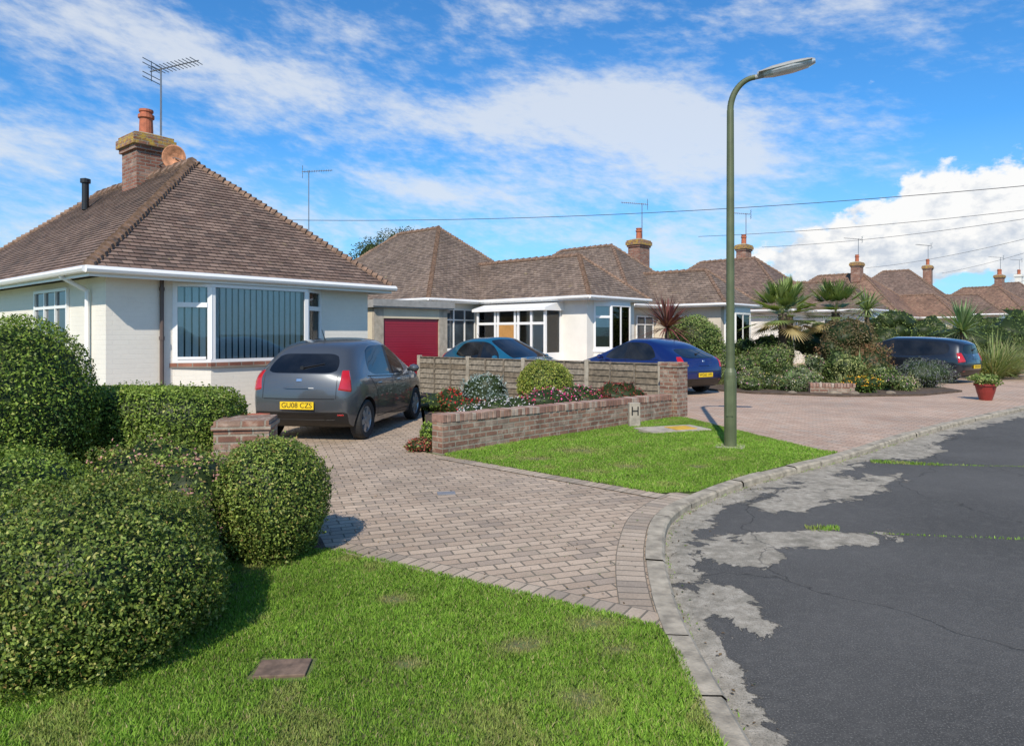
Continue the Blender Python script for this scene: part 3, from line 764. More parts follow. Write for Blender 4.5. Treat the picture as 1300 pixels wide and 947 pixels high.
mb.box(X0+.05,X0+.055,Y0+.09,Y0+1.24,.96,1.92,BLIND); mb.box(X0+.05,X0+.055,Y0+2.5,Y1-.08,.96,1.92,BLIND)
mb.box(X0+.03,X0+.04,Y0+.09,Y1-.07,2.02,2.42,CLEAR); mb.box(X0+.03,X0+.04,Y0+.09,Y0+1.24,.95,1.93,CLEAR); mb.box(X0+.03,X0+.04,Y0+2.5,Y1-.08,.95,1.93,CLEAR)
mb.box(X0+.08,X1,Y0,Y0+.06,.12,.95,UPVC); mb.box(X1-.08,X1-.01,Y0,Y0+.06,.95,2.42,UPVC); mb.box(X0+.08,X1-.08,Y0+.02,Y0+.03,.95,2.42,CLEAR)
mb.build('porch',h2)

def genhouse(loc, th, w, eave, dep, wing, chim, tile=TILE2, wall=RENDER, aer=True):
    h = empty('bungalow', (loc[0],loc[1],0), R(th))
    mb=MB(); mb.box(.4,2*w-.4,.4,dep-.4,-.05,eave-.11,wall)
    if wing:
        wx,ww,wp=wing; mb.box(wx+.4,wx+ww-.4,-wp+.4,.399,-.05,eave-.11,wall)
    mb.build('walls',h)
    hiproof(h,0,2*w,0,dep,eave,.87,tile,.15,hipstep=.25)
    mb=MB()
    if wing:
        hiproof(h,wx,wx+ww,-wp,4,eave,.87,tile,.15,'wing_roof',hipstep=.25)
        bay(mb,wx+.7,wx+ww-.7,-wp+.398,.33,.4,1.0,2.5,wall,None,(1,2,1),False,eave-.06,nets=True)
        window(mb,(wx+.4,0),(0,-1),(-1,0),.5,1.7,1.1,2.4,2)
    window(mb,(0,.4),(1,0),(0,-1),.8,2.2,1.0,2.4,2,'all')
    window(mb,(.4,6),(0,-1),(-1,0),1,2.6,1.1,2.4,2)
    mb.build('windows',h)
    for c in chim: chimney(h,*c)
    if aer: aerial(h,chim[0][0]+.3,chim[0][1],chim[0][3]-.5,chim[0][3]+2.0,1.3,R(120))
    return h
genhouse((5.2,29.2),47,3.6,2.9,10.5,(2.0,3.7,3.2),[(5.6,3.3,3.6,6.45,.95,.7,1)],wall=BUFF)
genhouse((14.6,35.5),46,3.7,2.9,11,(2.6,3.8,3.0),[(4.1,4.6,5.4,7.0,.8,.6,1)],tile=TILE)
genhouse((28.6,50),44,4.2,2.9,12,(4.2,4.2,2.5),[(3.6,4.4,5.8,7.4,.8,.7,1)],wall=CREAM,tile=TILE3)
genhouse((38,57),52,4.9,3.3,12,(1.4,4.0,2.5),[(6.6,3.6,4.6,8.0,.9,.7,1)],tile=TILE,wall=BUFF)
genhouse((52,68),38,4.3,3.0,12,(4.4,4.0,2.5),[(5.0,4.4,5.8,8.0,.9,.7,2)],tile=TILE3,wall=RENDER)
genhouse((66,82),42,5.2,3.8,13,(4.4,4.6,2.5),[(6.0,5.4,5.8,9.4,.9,.7,2,None,RENDER)],tile=TILE)
genhouse((82,98),42,4.6,3.4,12,(4.4,4.0,2.5),[(5.0,4.4,5.8,8.2,.9,.7,2)],tile=TILE3,wall=BUFF)
hb = genhouse((-9.5,30),47,3.4,2.7,9,None,[(3.4,4.0,4.6,6.0,.8,.5,1,UPVC,RENDER)],aer=False)
aerial(hb,3.1,4.2,5.0,10.0,1.4,R(-30))

# ------------------------------------------------------------------ garden wall, pier, fence
def wallbox(name, a, b, th, h0, h1, mat=WALLB, cop=True):
    a=Vector(a); b=Vector(b); L=(b-a).length; e=empty(name,(a.x,a.y,0),math.atan2(b.y-a.y,b.x-a.x))
    mb=MB(); n=int(L/.9)+1
    for i in range(n):
        x0=L*i/n; x1=L*(i+1)/n; z0=h0+(h1-h0)*i/n; z1=h0+(h1-h0)*(i+1)/n
        mb.hexa([(x0,-th/2,-.05),(x1,-th/2,-.05),(x1,th/2,-.05),(x0,th/2,-.05)],[(x0,-th/2,z0-.105),(x1,-th/2,z1-.105),(x1,th/2,z1-.105),(x0,th/2,z0-.105)],mat)
    mb.build('brickwork',e)
    if cop:
        mb=MB(); x=0; r=random.Random(5)
        mats=[plain('coping_brick_%d'%i,c,.9,var=.3,scale=12,bmp=.004) for i,c in enumerate([(.26,.15,.11),(.32,.21,.16),(.22,.12,.09),(.38,.3,.24)])]
        while x<L-.03:
            z=h0+(h1-h0)*x/L; j=r.uniform(-.006,.007); mb.box(x,x+.066,-th/2-.012+j,th/2+.012+j,z-.103,z+r.uniform(-.006,.006),r.choice(mats)); x+=.076
        mb.build('coping',e,bevel=.006)
    return e
wallbox('garden_wall',(-1.0,9.15),(2.98,13.15),.22,.52,.44)
def pier(name, x, y, rz, w, h):
    e=empty(name,(x,y,0),rz); mb=MB(); mb.box(-w/2,w/2,-w/2,w/2,-.05,h-.09,WALLB)
    mb.box(-w/2-.02,w/2+.02,-w/2-.02,w/2+.02,h-.088,h-.045,WALLB); mb.box(-w/2+.0,w/2-.0,-w/2,w/2,h-.044,h,WALLB); mb.build('brickwork',e); return e
pier('brick_pier',3.15,13.3,R(45),.38,1.05)
pier('brick_pier',-2.72,7.0,R(10),.52,.74)
fe = empty('wooden_fence',(3.0,13.75,0),math.atan2(18.1-13.75,-2.45-3.0))
FL=math.hypot(5.45,4.35); mb=MB(); mp=MB(); N=4; w=FL/N
wm=[plain('weathered_board_%d'%i,c,.85,var=.45,scale=14,bmp=.003) for i,c in enumerate([(.15,.12,.085),(.19,.155,.115),(.13,.105,.08),(.21,.18,.14)])]
for i in range(N+1):
    x=i*w; mp.box(x-.05,x+.05,-.05,.05,-.05,1.04,POSTC)
for i in range(N):
    for k in range(7):
        z=.06+k*.13; dz=random.uniform(-.006,.006)
        mb.hexa([(i*w+.055,-.02,z+dz),(i*w+w-.055,-.02,z-dz),(i*w+w-.055,.035,z-dz),(i*w+.055,.035,z+dz)],
                [(i*w+.055,.002,z+.145+dz),(i*w+w-.055,.002,z+.145-dz),(i*w+w-.055,.008,z+.145-dz),(i*w+.055,.008,z+.145+dz)],random.choice(wm))
    mb.box(i*w+.055,i*w+w-.055,-.03,.04,.985,1.01,WOOD)
    for q in (.33,.66): mb.box(i*w+w*q-.02,i*w+w*q+.02,.036,.055,.05,.985,WOOD)
mb.build('boards',fe); mp.build('posts',fe,bevel=.008)

# ------------------------------------------------------------------ street lamp
lp = empty('street_lamp',(3.08,9.63,0),R(-22))
mb=MB(); prof=[(.085,-.05),(.085,1.02),(.08,1.06),(.058,1.12),(.055,3.0),(.048,4.75)]
mb.lathe((0,0,0),prof,20,LAMPG)
pts=[]
for i in range(13):
    a=math.pi/2*i/12*1.02; pts.append(Vector((.32-.32*math.cos(a),0,4.75+.42*math.sin(a))))
for i in range(12): mb.cyl(pts[i],pts[i+1],.046-.0008*i,.046-.0008*(i+1),14,LAMPG,cap=False)
mb.cyl(pts[-1],pts[-1]+Vector((.1,0,.01)),.034,.034,12,LAMPH)
mb.box(-.045,.045,-.092,-.08,.45,.95,LAMPG); mb.build('column',lp)
def lantern():
    me=MB(); st=[(.0,.05,.035),(.08,.075,.05),(.2,.115,.065),(.45,.125,.07),(.65,.10,.055),(.74,.05,.03)]
    def ring(x,w,h,up):
        return [(x,w*math.cos(a),(h if up else -h*1.25)*math.sin(a)) for a in np.linspace(0,math.pi,9)]
    for up,mat in ((True,LAMPH),(False,HEADL)):
        rs=[ring(*s,up) for s in st]
        for i in range(len(rs)-1):
            for k in range(8):
                m_=mat if (up or i>0) else LAMPH
                f=[rs[i][k],rs[i][k+1],rs[i+1][k+1],rs[i+1][k]]
                me.face(f if up else f[::-1],m_,smooth=True)
        me.face(rs[-1],mat); me.face(rs[0],LAMPH)
    me.box(.02,.7,-.127,.127,-.006,.006,LAMPH)
    return me.build('lantern',lp)
o=lantern(); o.location=(.36,0,5.2); o.rotation_euler=(0,R(-7),0)
mb=MB(); mb.box(-.2,.2,-.2,.2,0,.025,CONC); mb.build('foot_slab',lp,bevel=.01)

hm=empty('fire_hydrant_marker',(2.1,11.75,0),R(12)); mb=MB(); mb.box(-.1,.1,-.05,.05,-.02,.42,POSTC); mb.build('post',hm,bevel=.012)
def text(name, s, size, mat, parent, loc, M):
    c=bpy.data.curves.new(name,'FONT'); c.body=s; c.size=size; c.extrude=.0015; c.align_x='CENTER'; c.align_y='CENTER'; c.materials.append(mat)
    o=bpy.data.objects.new(name,c); COL.objects.link(o); o.parent=parent; mm=M.to_4x4(); mm.translation=loc; o.matrix_local=mm; return o
Mf=Matrix(((1,0,0),(0,0,-1),(0,1,0)))
text('letter_h','H',.22,PLATET,hm,Vector((0,-.053,.27)),Mf)
cv_=empty('utility_cover',(2.65,11.3,0),R(20)); mb=MB(); mb.box(-.55,.55,-.3,.3,0,.04,CONC); mb.box(-.05,.35,-.2,.15,.0405,.05,YEL); mb.build('slab',cv_)
cv_=empty('stopcock_cover',(-.66,6.85,0),R(10)); mb=MB(); mb.box(-.09,.09,-.06,.06,.0,.008,LEAD); mb.build('lid',cv_)
cv_=empty('stopcock_cover',(-1.09,3.25,0),R(5)); mb=MB(); mb.box(-.12,.12,-.08,.08,.0,.018,BROWNLID); mb.build('lid',cv_,bevel=.004)

# ------------------------------------------------------------------ wires
def wire(a,b,sag,r=.01):
    c=bpy.data.curves.new('overhead_wire','CURVE'); c.dimensions='3D'; c.bevel_depth=r; sp=c.splines.new('POLY'); sp.points.add(24)
    for i in range(25):
        t=i/24; p=Vector(a).lerp(Vector(b),t); p.z-=sag*4*t*(1-t); sp.points[i].co=(*p,1)
    c.materials.append(WIRE); o=bpy.data.objects.new('overhead_wire',c); COL.objects.link(o)
wire((-7.0,21,5.1),(15,15.2,5.25),.35,.008)
PT=(27,26,7.3)
wire((9.0,33,6.3),PT,.3,.01); wire((15,41,6.8),PT,.4,.01); wire((29,56,7.0),PT,.5,.01); wire((39,62,7.1),PT,.4,.01); wire((55,75,7),PT,.3,.011); wire((70,88,7),PT,.3,.011)
up=empty('utility_pole',(27,26,0)); mb=MB(); mb.cyl((0,0,-.1),(0,0,7.8),.14,.1,12,BARK); mb.box(-.05,.05,-.5,.5,7.3,7.4,BARK); mb.build('pole',up)

# ------------------------------------------------------------------ cars
def make_car(name, loc, head, paint, L=3.75, Wd=1.69, H=1.53, rear_up=False, glassq=False, wr=.3, wb=(.55,3.01), plate=None, spokes=6, rb=1.04, rs=.08, drop=.05, fr=.12):
    e = empty(name, (loc[0],loc[1],0.0), head)
    kx=L/3.75; ky=Wd/1.69; kz=H/1.53
    def ring(xl,xb,x8,x9,w,belt,zt,yt,zb=.19,crown=.035,hood=None):
        f=[0,.45,.85]
        p=[(xl,f[0]*w*.9,zb),(xl,f[1]*w*.9,zb),(xl,f[2]*w*.9,zb),(xl,w*.93,zb+.01),(xl,w-.005,zb+.2),(xl,w+.006,.64),((xl+xb)/2,w-.004,belt-.10)]
        if hood is None:
            p+=[(xb,w-.05,belt),(x8,yt+.045,zt-.085),(x9,yt-.02,zt-.025),(x9,.80*yt,zt+.0),(x9,.45*yt,zt+crown*.8),(x9,0,zt+crown)]
        else:
            h=hood; p+=[(xb,w-.035,belt),(x8,w-.075,h-.02),(x9,w-.13,h),(x9+.02,.8*w,h+.012),(x9+.06,.42*w,h+.03),(x9+.08,0,h+.035)]
        return p
    ru = -.14 if rear_up else rs
    S=[]
    s0=ring(0,0,0,0,.75,rb,1.45-drop,.53,zb=.26); xs={3:.10,4:.02,5:.0,6:.05,7:.09,8:.27+ru,9:.34+ru,10:.325+ru,11:.31+ru,12:.305+ru}
    s0=[(xs.get(i,.10),p[1],p[2]) for i,p in enumerate(s0)]
    s0[5]=(s0[5][0],s0[5][1],.66); S.append(s0)
    S.append(ring(.26,.28,.46+ru,.50+ru,.828,rb-.01,1.482-drop*.65,.56))
    S.append(ring(.60,.62,.76+ru*.8,.80+ru*.8,.845,rb-.045,1.5-drop*.3,.575))
    S.append(ring(1.12,1.14,1.18+ru*.3,1.18+ru*.3,.848,rb-.08,1.51,.58))
    S.append(ring(1.62,1.63,1.66,1.66,.848,.93,1.51,.585))
    S.append(ring(1.72,1.73,1.75,1.75,.848,.925,1.507,.585))
    S.append(ring(2.45,2.68,2.14-fr*.5,2.05-fr,.843,.895,1.462,.56))
    S.append(ring(2.98,2.98,2.9,2.88,.83,.875,0,0,hood=.965))
    S.append(ring(3.35,3.35,3.33,3.3,.80,.79,0,0,hood=.88))
    S.append(ring(3.58,3.58,3.55,3.52,.74,.70,0,0,hood=.775))
    sf=ring(0,0,0,0,.63,.64,0,0,zb=.24,hood=.69); xf={0:3.6,1:3.6,2:3.6,3:3.62,4:3.72,5:3.73,6:3.71,7:3.69,8:3.66,9:3.64}
    sf=[(xf.get(i,3.64)+(.02 if i in(1,11) else .03 if i in (0,12) else 0),p[1],min(p[2],.72) if i>4 else p[2]) for i,p in enumerate(sf)]
    sf[5]=(sf[5][0],sf[5][1],.52); sf[6]=(sf[6][0],sf[6][1],.58); S.append(sf)
    verts=[];faces=[];mi=[]
    def V(p): verts.append((p[0]*kx,p[1]*ky,p[2]*kz)); return len(verts)-1
    def addf(ps,m): faces.append([V(p) for p in ps]); mi.append(m)
    nS=len(S)
    gl_side={2,3,5} | ({1} if glassq else set())
    for sgn in (1,-1):
        m=lambda p:(p[0],p[1]*sgn,p[2])
        for i in range(nS-1):
            for k in range(12):
                mat=0
                if k==7 and i in gl_side: mat=1
                if k==7 and i==4: mat=2
                if i==6 and k>=9: mat=1
                if k in (0,1,2): mat=2
                q=[m(S[i][k]),m(S[i+1][k]),m(S[i+1][k+1]),m(S[i][k+1])]
                addf(q if sgn<0 else q[::-1],mat)
        for end,st in ((0,S[0]),(1,S[-1])):
            b=-1 if end==0 else 1
            rows=[]
            for r_ in range(3,10):
                if r_==3: row=[st[3],st[2],st[1],st[0]]
                elif r_==9: row=[st[9],st[10],st[11],st[12]]
                else:
                    p=st[r_]; row=[p]+[(p[0]+b*d_,p[1]*f_,p[2]) for f_,d_ in ((.84,.045),(.45,.085),(0,.10))]
                rows.append(row)
            for r_ in range(6):
                for c in range(3):
                    mat=0
                    if end==0 and r_==4 and c>=1: mat=1
                    if r_==0: mat=2
                    q=[m(rows[r_][c]),m(rows[r_+1][c]),m(rows[r_+1][c+1]),m(rows[r_][c+1])]
                    flip=(sgn>0)^(end==1)
                    addf(q if flip else q[::-1],mat)
    me=bpy.data.meshes.new('b'); me.from_pydata(verts,[],faces)
    for x in (paint,CGLASS,BLACKP): me.materials.append(x)
    me.polygons.foreach_set('material_index',mi)
    bm=bmesh.new(); bm.from_mesh(me); bmesh.ops.remove_doubles(bm,verts=bm.verts,dist=.0008); bmesh.ops.recalc_face_normals(bm,faces=bm.faces)
    cl=bm.edges.layers.float.get('crease_edge') or bm.edges.layers.float.new('crease_edge')
    for ed in bm.edges:
        if len(ed.link_faces)==2:
            a,b=ed.link_faces
            if a.material_index!=b.material_index: ed[cl]=.75
    bm.to_mesh(me); bm.free()
    tmp=bpy.data.objects.new('tmp',me); COL.objects.link(tmp)
    md=tmp.modifiers.new('s','SUBSURF'); md.levels=3; md.render_levels=3
    cut=[]
    for xw in wb:
        for sy in (1,-1):
            mc=MB(); yy=Wd/2*sy
            mc.cyl((xw,yy-.24*sy,wr+.0),(xw,yy+.3*sy,wr+.0),wr+.045,wr+.045,40,BLACKP)
            oc=mc.build('cut',weld=True); cut.append(oc)
            mo=tmp.modifiers.new('c','BOOLEAN'); mo.operation='DIFFERENCE'; mo.object=oc; mo.solver='EXACT'
            try: mo.material_mode='TRANSFER'
            except Exception: pass
    dg=bpy.context.evaluated_depsgraph_get(); dg.update()
    ev=tmp.evaluated_get(dg); fin=bpy.data.meshes.new_from_object(ev)
    bpy.data.objects.remove(tmp); [bpy.data.objects.remove(o) for o in cut]
    body=addob('body',fin,e)
    try:
        fin.polygons.foreach_set('use_smooth',[True]*len(fin.polygons)); fin.set_sharp_from_angle(angle=R(38))
    except Exception: pass
    bmm=bmesh.new(); bmm.from_mesh(fin); bvh=BVHTree.FromBMesh(bmm); bmm.free()
    det=MB()
    def hit(o,d):
        loc,n,_,_=bvh.ray_cast(Vector(o),Vector(d).normalized(),6)
        return loc,n
    def patch(o,d,quad,mat,off=.006,n=8,rim=True):
        d=Vector(d).normalized(); h=d.cross(Vector((0,0,1))).normalized(); g=[]
        for j in range(n+1):
            row=[]
            for i in range(n+1):
                u=i/n; v=j/n
                a=(quad[0][0]*(1-u)+quad[1][0]*u)*(1-v)+(quad[3][0]*(1-u)+quad[2][0]*u)*v
                b=(quad[0][1]*(1-u)+quad[1][1]*u)*(1-v)+(quad[3][1]*(1-u)+quad[2][1]*u)*v
                p=Vector(o)+h*a; p.z=b
                q,nn=hit(p-d*2,d)
                if q is None: row.append(None)
                else:
                    edge=(i in(0,n) or j in (0,n))
                    row.append(q-d*(off if not (edge and rim) else -.004))
            g.append(row)
        for j in range(n):
            for i in range(n):
                f=[g[j][i],g[j][i+1],g[j+1][i+1],g[j+1][i]]
                if all(x is not None for x in f): det.face(f,mat,smooth=True)
    def line(o,d,pts,w=.006,mat=BLACKP):
        d=Vector(d).normalized(); h=d.cross(Vector((0,0,1))).normalized()
        P=[]
        for i in range(len(pts)-1):
            n=8
            for k in range(n+1):
                t=k/n; a=pts[i][0]*(1-t)+pts[i+1][0]*t; b=pts[i][1]*(1-t)+pts[i+1][1]*t
                p=Vector(o)+h*a; p.z=b; q,_n=hit(p-d*2,d)
                if q is not None and not (P and (q-P[-1]).length>.2): P.append(q-d*.003)
        for i in range(len(P)-1):
            t=(P[i+1]-P[i])
            if t.length<1e-5: continue
            s=t.normalized().cross(d).normalized()*w/2
            det.face([P[i]-s,P[i+1]-s,P[i+1]+s,P[i]+s],mat)
    for s in (1,-1):
        dd=(1,-s*.6,0)
        c=Vector((.05*kx,s*.70*ky,0))
        z0=(rb-.28)*kz; z1=(rb+.05)*kz
        if s<0: quad=[(-.13*kx,z0+.04),(.08*kx,z0),(.06*kx,z1),(-.05*kx,z1)]
        else: quad=[(-.08*kx,z0),(.13*kx,z0+.04),(.05*kx,z1),(-.06*kx,z1)]
        patch(c,dd,quad,REDL,.014,10)
        c=Vector((3.6*kx,s*.55*ky,0)); patch(c,(-1,-s*.35,0),[(-.16,.56*kz),(.16,.56*kz),(.18,.70*kz),(-.14,.68*kz)],HEADL,.008)
    patch((0,0,0),(1,0,0),[(-.29,.48*kz),(.29,.48*kz),(.27,.63*kz),(-.27,.63*kz)],BLACKP,.004,6)
    patch((0,0,0),(1,0,0),[(-.66*ky,.29*kz),(.66*ky,.29*kz),(.64*ky,.345*kz),(-.64*ky,.345*kz)],BLACKP,.004,10)
    patch((0,0,0),(1,0,0),[(-.26,.80*kz),(.26,.80*kz),(.24,.825*kz),(-.24,.825*kz)],paint,.02,6)
    patch((0,0,0),(1,0,0),[(-.05,.90*kz),(.05,.90*kz),(.05,.955*kz),(-.05,.955*kz)],CHROME,.012,6)
    patch((0,0,0),(-1,0,0),[(-.4,.3*kz),(.4,.3*kz),(.38,.42*kz),(-.38,.42*kz)],BLACKP,.004,6)
    line((0,0,0),(1,0,0),[(-.7*ky,.655*kz),(.7*ky,.655*kz)],.012)
    for q_ in (-.57,.57): line((0,0,0),(1,0,0),[(q_*ky,.655*kz),(q_*ky,(rb-.02)*kz)],.008)
    for s_ in (1,-1): patch((0,0,0),(1,0,0),[(s_*.62*ky-.06,.40*kz),(s_*.62*ky+.06,.40*kz),(s_*.62*ky+.06,.43*kz),(s_*.62*ky-.06,.43*kz)],REDL,.006,4)
    q,_=hit((-2,0,.56*kz),(1,0,0))
    det.box(q.x-.028,q.x-.012,-.26,.26,.505*kz,.505*kz+.11,PLATEY)
    zc=.505*kz+.055
    q1,_=hit((-2,0,1.10*kz),(1,0,0)); q2,_=hit((-2,-.32,1.16*kz),(1,0,0))
    if q1 and q2: det.cyl(q1-Vector((.02,0,0)),q2-Vector((.02,0,0)),.01,.006,6,BLACKP); det.cyl(q1-Vector((.03,0,0)),q1+Vector((.02,0,0)),.03,.03,8,BLACKP)
    for s in (1,-1):
        dd=(0,-s,0); hx=Vector(dd).cross(Vector((0,0,1))).x
        def A(x): return x*kx*hx
        line((0,0,0),dd,[(A(2.62),.86*kz),(A(2.64),.5*kz),(A(2.55),.3*kz)],.009); line((0,0,0),dd,[(A(1.68),.92*kz),(A(1.66),.3*kz)],.009)
        line((0,0,0),dd,[(A(.70),.94*kz),(A(.92),.70*kz),(A(1.0),.3*kz)],.009); line((0,0,0),dd,[(A(1.0),.3*kz),(A(2.55),.3*kz)],.009)
        line((0,0,0),dd,[(A(.62),.955*kz),(A(1.6),.905*kz),(A(2.6),.87*kz)],.014)
        for xh in (.98,1.9):
            q,_=hit((xh*kx,s*3,.83*kz),dd)
            if q: det.cyl(q+Vector((-.08,s*.022,0)),q+Vector((.08,s*.022,0)),.016,.016,8,paint)
        m0=Vector((2.48*kx,s*(.86*ky+.09),.99*kz))
        for i in range(8):
            for j in range(6):
                def sp(i,j):
                    a=2*math.pi*i/8; b=math.pi*j/6
                    return m0+Vector((.06*math.cos(b),.1*math.sin(b)*math.cos(a),.07*math.sin(b)*math.sin(a)))
                det.face([sp(i,j),sp(i+1,j),sp(i+1,j+1),sp(i,j+1)],paint,smooth=True)
        det.cyl(m0,m0-Vector((0,s*.12,.03)),.025,.03,6,BLACKP)
    q,_=hit((.85*kx,0,3),(0,0,-1))
    if q: det.cyl(q,q+Vector((-.12,0,.16)),.008,.004,5,BLACKP)
    det.build('fittings',e)
    if plate:
        Mt=Matrix(((0,0,-1),(-1,0,0),(0,1,0)))
        q,_=hit((-2,0,.56*kz),(1,0,0))
        text('plate_text',plate,.105,PLATET,e,Vector((q.x-.029,0,zc)),Mt)
    for xw in wb:
        for s in (1,-1):
            m=MB(); y=(Wd/2-.105)*s
            tw=.095
            m.lathe((xw,y,wr),[(wr*.66,-tw*.8),(wr*.9,-tw),(wr*.985,-tw*.8),(wr,-tw*.4),(wr,tw*.4),(wr*.985,tw*.8),(wr*.9,tw),(wr*.66,tw*.8)],36,TYRE,axis='y')
            yo=tw*.72*s
            m.lathe((xw,y,wr),[(wr*.67,yo),(wr*.63,yo*1.05),(wr*.6,yo*.5),(wr*.58,-tw*.5*s)],36,ALLOY,axis='y')
            m.lathe((xw,y,wr),[(wr*.6,yo*.1),(0.001,yo*.1)],24,BLACKP,axis='y')
            m.lathe((xw,y,wr),[(wr*.17,yo*.4),(wr*.16,yo*1.02),(.001,yo*1.05)],16,ALLOY,axis='y')
            for k in range(spokes):
                a=2*math.pi*k/spokes+.2; ca,sa=math.cos(a),math.sin(a)
                def P(r_,o_,yy): return (xw+r_*ca-o_*sa, y+yy, wr+r_*sa+o_*ca)
                w0,w1=wr*.15,wr*.12; ya,yb=yo*.55,yo*.98
                b=[P(wr*.12,-w0,ya),P(wr*.64,-w1,ya),P(wr*.64,w1,ya),P(wr*.12,w0,ya)]; t=[P(wr*.12,-w0,yb),P(wr*.64,-w1,yb),P(wr*.64,w1,yb),P(wr*.12,w0,yb)]
                m.hexa(b,t,ALLOY)
            m.build('wheel',e)
    return e
def hd(dx,dy): return math.atan2(dy,dx)
GREY=carpaint('car_paint_grey',(.085,.092,.10),.5,.35)
TEAL=carpaint('car_paint_teal',(.012,.13,.22),.4,.3)
BLUE=carpaint('car_paint_blue',(.007,.019,.12),.4,.3)
NAVY=carpaint('car_paint_navy',(.014,.018,.026),.4,.3)
make_car('hatchback_car',(-3.11,10.02),hd(.163,.987),GREY,plate='GU08 CZS',rb=1.02,rs=.14,drop=.06)
make_car('hatchback_car',(-1.55,20.6),hd(.68,-.73),TEAL,4.0,1.74,1.5,wb=(.6,3.2),rs=.2,drop=.08,fr=.2)
make_car('hatchback_car',(4.95,17.75),hd(-.55,.835),BLUE,4.36,1.82,1.48,wr=.32,wb=(.78,3.43),plate='WG63 XFL',spokes=5,rb=1.0,rs=.32,drop=.12,fr=.22)
make_car('estate_car',(14.85,22.0),hd(-.6,.8),NAVY,4.77,1.83,1.50,rear_up=True,glassq=True,wr=.33,wb=(.95,3.66),plate='HY65 KLP',spokes=5,rb=.97,drop=.07,fr=.2)

# ------------------------------------------------------------------ vegetation
def sc(p,k): return [(a*k,b*k,c*k,w) for a,b,c,w in p]
BOX=sc([(.10,.142,.026,5),(.155,.195,.036,3),(.06,.092,.018,3),(.24,.24,.07,1.2),(.2,.14,.05,.35)],1.5)
BRT=sc([(.105,.16,.024,5),(.165,.225,.038,4),(.065,.1,.016,2),(.24,.25,.07,.6)],1.5)
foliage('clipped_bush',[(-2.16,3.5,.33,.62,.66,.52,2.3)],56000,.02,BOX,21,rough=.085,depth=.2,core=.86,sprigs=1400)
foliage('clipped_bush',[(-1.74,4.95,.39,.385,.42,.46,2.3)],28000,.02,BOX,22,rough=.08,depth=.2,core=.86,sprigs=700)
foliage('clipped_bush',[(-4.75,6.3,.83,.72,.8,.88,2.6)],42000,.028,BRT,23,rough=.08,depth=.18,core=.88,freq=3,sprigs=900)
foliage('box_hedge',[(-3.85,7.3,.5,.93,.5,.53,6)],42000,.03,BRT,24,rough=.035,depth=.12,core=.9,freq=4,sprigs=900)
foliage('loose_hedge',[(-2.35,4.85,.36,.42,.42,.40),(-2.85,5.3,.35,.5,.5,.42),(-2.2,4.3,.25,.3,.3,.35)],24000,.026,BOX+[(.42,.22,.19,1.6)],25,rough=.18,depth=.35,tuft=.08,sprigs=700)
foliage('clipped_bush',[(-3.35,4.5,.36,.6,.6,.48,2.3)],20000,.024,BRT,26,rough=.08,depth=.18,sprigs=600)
foliage('golden_bush',[(.65,13.5,.55,.56,.56,.53,2.2)],14000,.035,[(.32,.35,.06,4),(.2,.27,.05,3),(.42,.4,.1,1)],31,rough=.07,depth=.18,sprigs=300)
foliage('silver_shrub',[(-.55,14.2,.4,.5,.4,.38),(-.25,13.5,.25,.3,.3,.2)],4500,.045,[(.26,.34,.32,3),(.36,.42,.4,2)],32,rough=.25,depth=.5)
foliage('red_flowers',[(-.75,12.4,.22,.4,.3,.22),(-1.1,12.9,.25,.3,.3,.2),(-1.25,14.0,.25,.3,.4,.25)],3500,.045,[(.1,.16,.04,3),(.3,.08,.05,1)],33,rough=.2,depth=.5,flowers=(.4,[(.6,.03,.04,2),(.6,.1,.04,1)]))
foliage('white_flowers',[(-.3,11.9,.22,.4,.3,.26),(.15,12.2,.22,.4,.3,.26),(-.7,11.4,.18,.3,.3,.24)],4000,.035,[(.12,.18,.05,3)],34,rough=.2,depth=.5,flowers=(.65,[(.8,.77,.8,2),(.8,.7,.8,1)]))
foliage('pink_flowers',[(.6,12.3,.32,.5,.35,.32),(1.3,13.0,.32,.45,.35,.32),(1.0,12.5,.34,.3,.3,.28)],5000,.04,[(.11,.18,.04,3)],35,rough=.2,depth=.5,flowers=(.5,[(.75,.07,.28,2),(.6,.03,.1,1),(.8,.5,.6,1)]))
foliage('burgundy_shrub',[(2.1,13.6,.33,.5,.35,.3),(1.7,13.3,.25,.3,.3,.2)],4000,.045,[(.2,.035,.03,3),(.3,.08,.04,1)],36,rough=.25,depth=.5)
foliage('small_plant',[(-1.25,9.35,.08,.2,.16,.11)],1100,.035,[(.35,.08,.06,2),(.18,.22,.06,1)],37,rough=.2,depth=.4)
foliage('small_plant',[(-1.25,10.2,.12,.13,.13,.16)],900,.035,[(.22,.33,.05,2)],38,rough=.2,depth=.4)
foliage('ground_cover',[(-1.0,11.2,.1,.3,.6,.12),(.2,11.2,.1,.5,.4,.1),(1.4,14,.15,.8,.6,.18),(-1.5,14.5,.15,.5,.9,.18)],4000,.04,BRT+[(.25,.2,.08,1)],39,rough=.25,depth=.5)
DG=sc([(.07,.1,.028,4),(.1,.14,.036,3),(.16,.17,.06,1)],1.4)
MG=sc([(.11,.165,.04,4),(.165,.21,.06,3),(.25,.25,.1,1)],1.4)
SG=[(.28,.33,.2,2),(.24,.3,.14,2),(.38,.36,.18,1.4)]
foliage('round_shrub',[(6.5,24.5,1.35,1.05,1.0,.95)],14000,.06,MG,41,rough=.1,depth=.25)
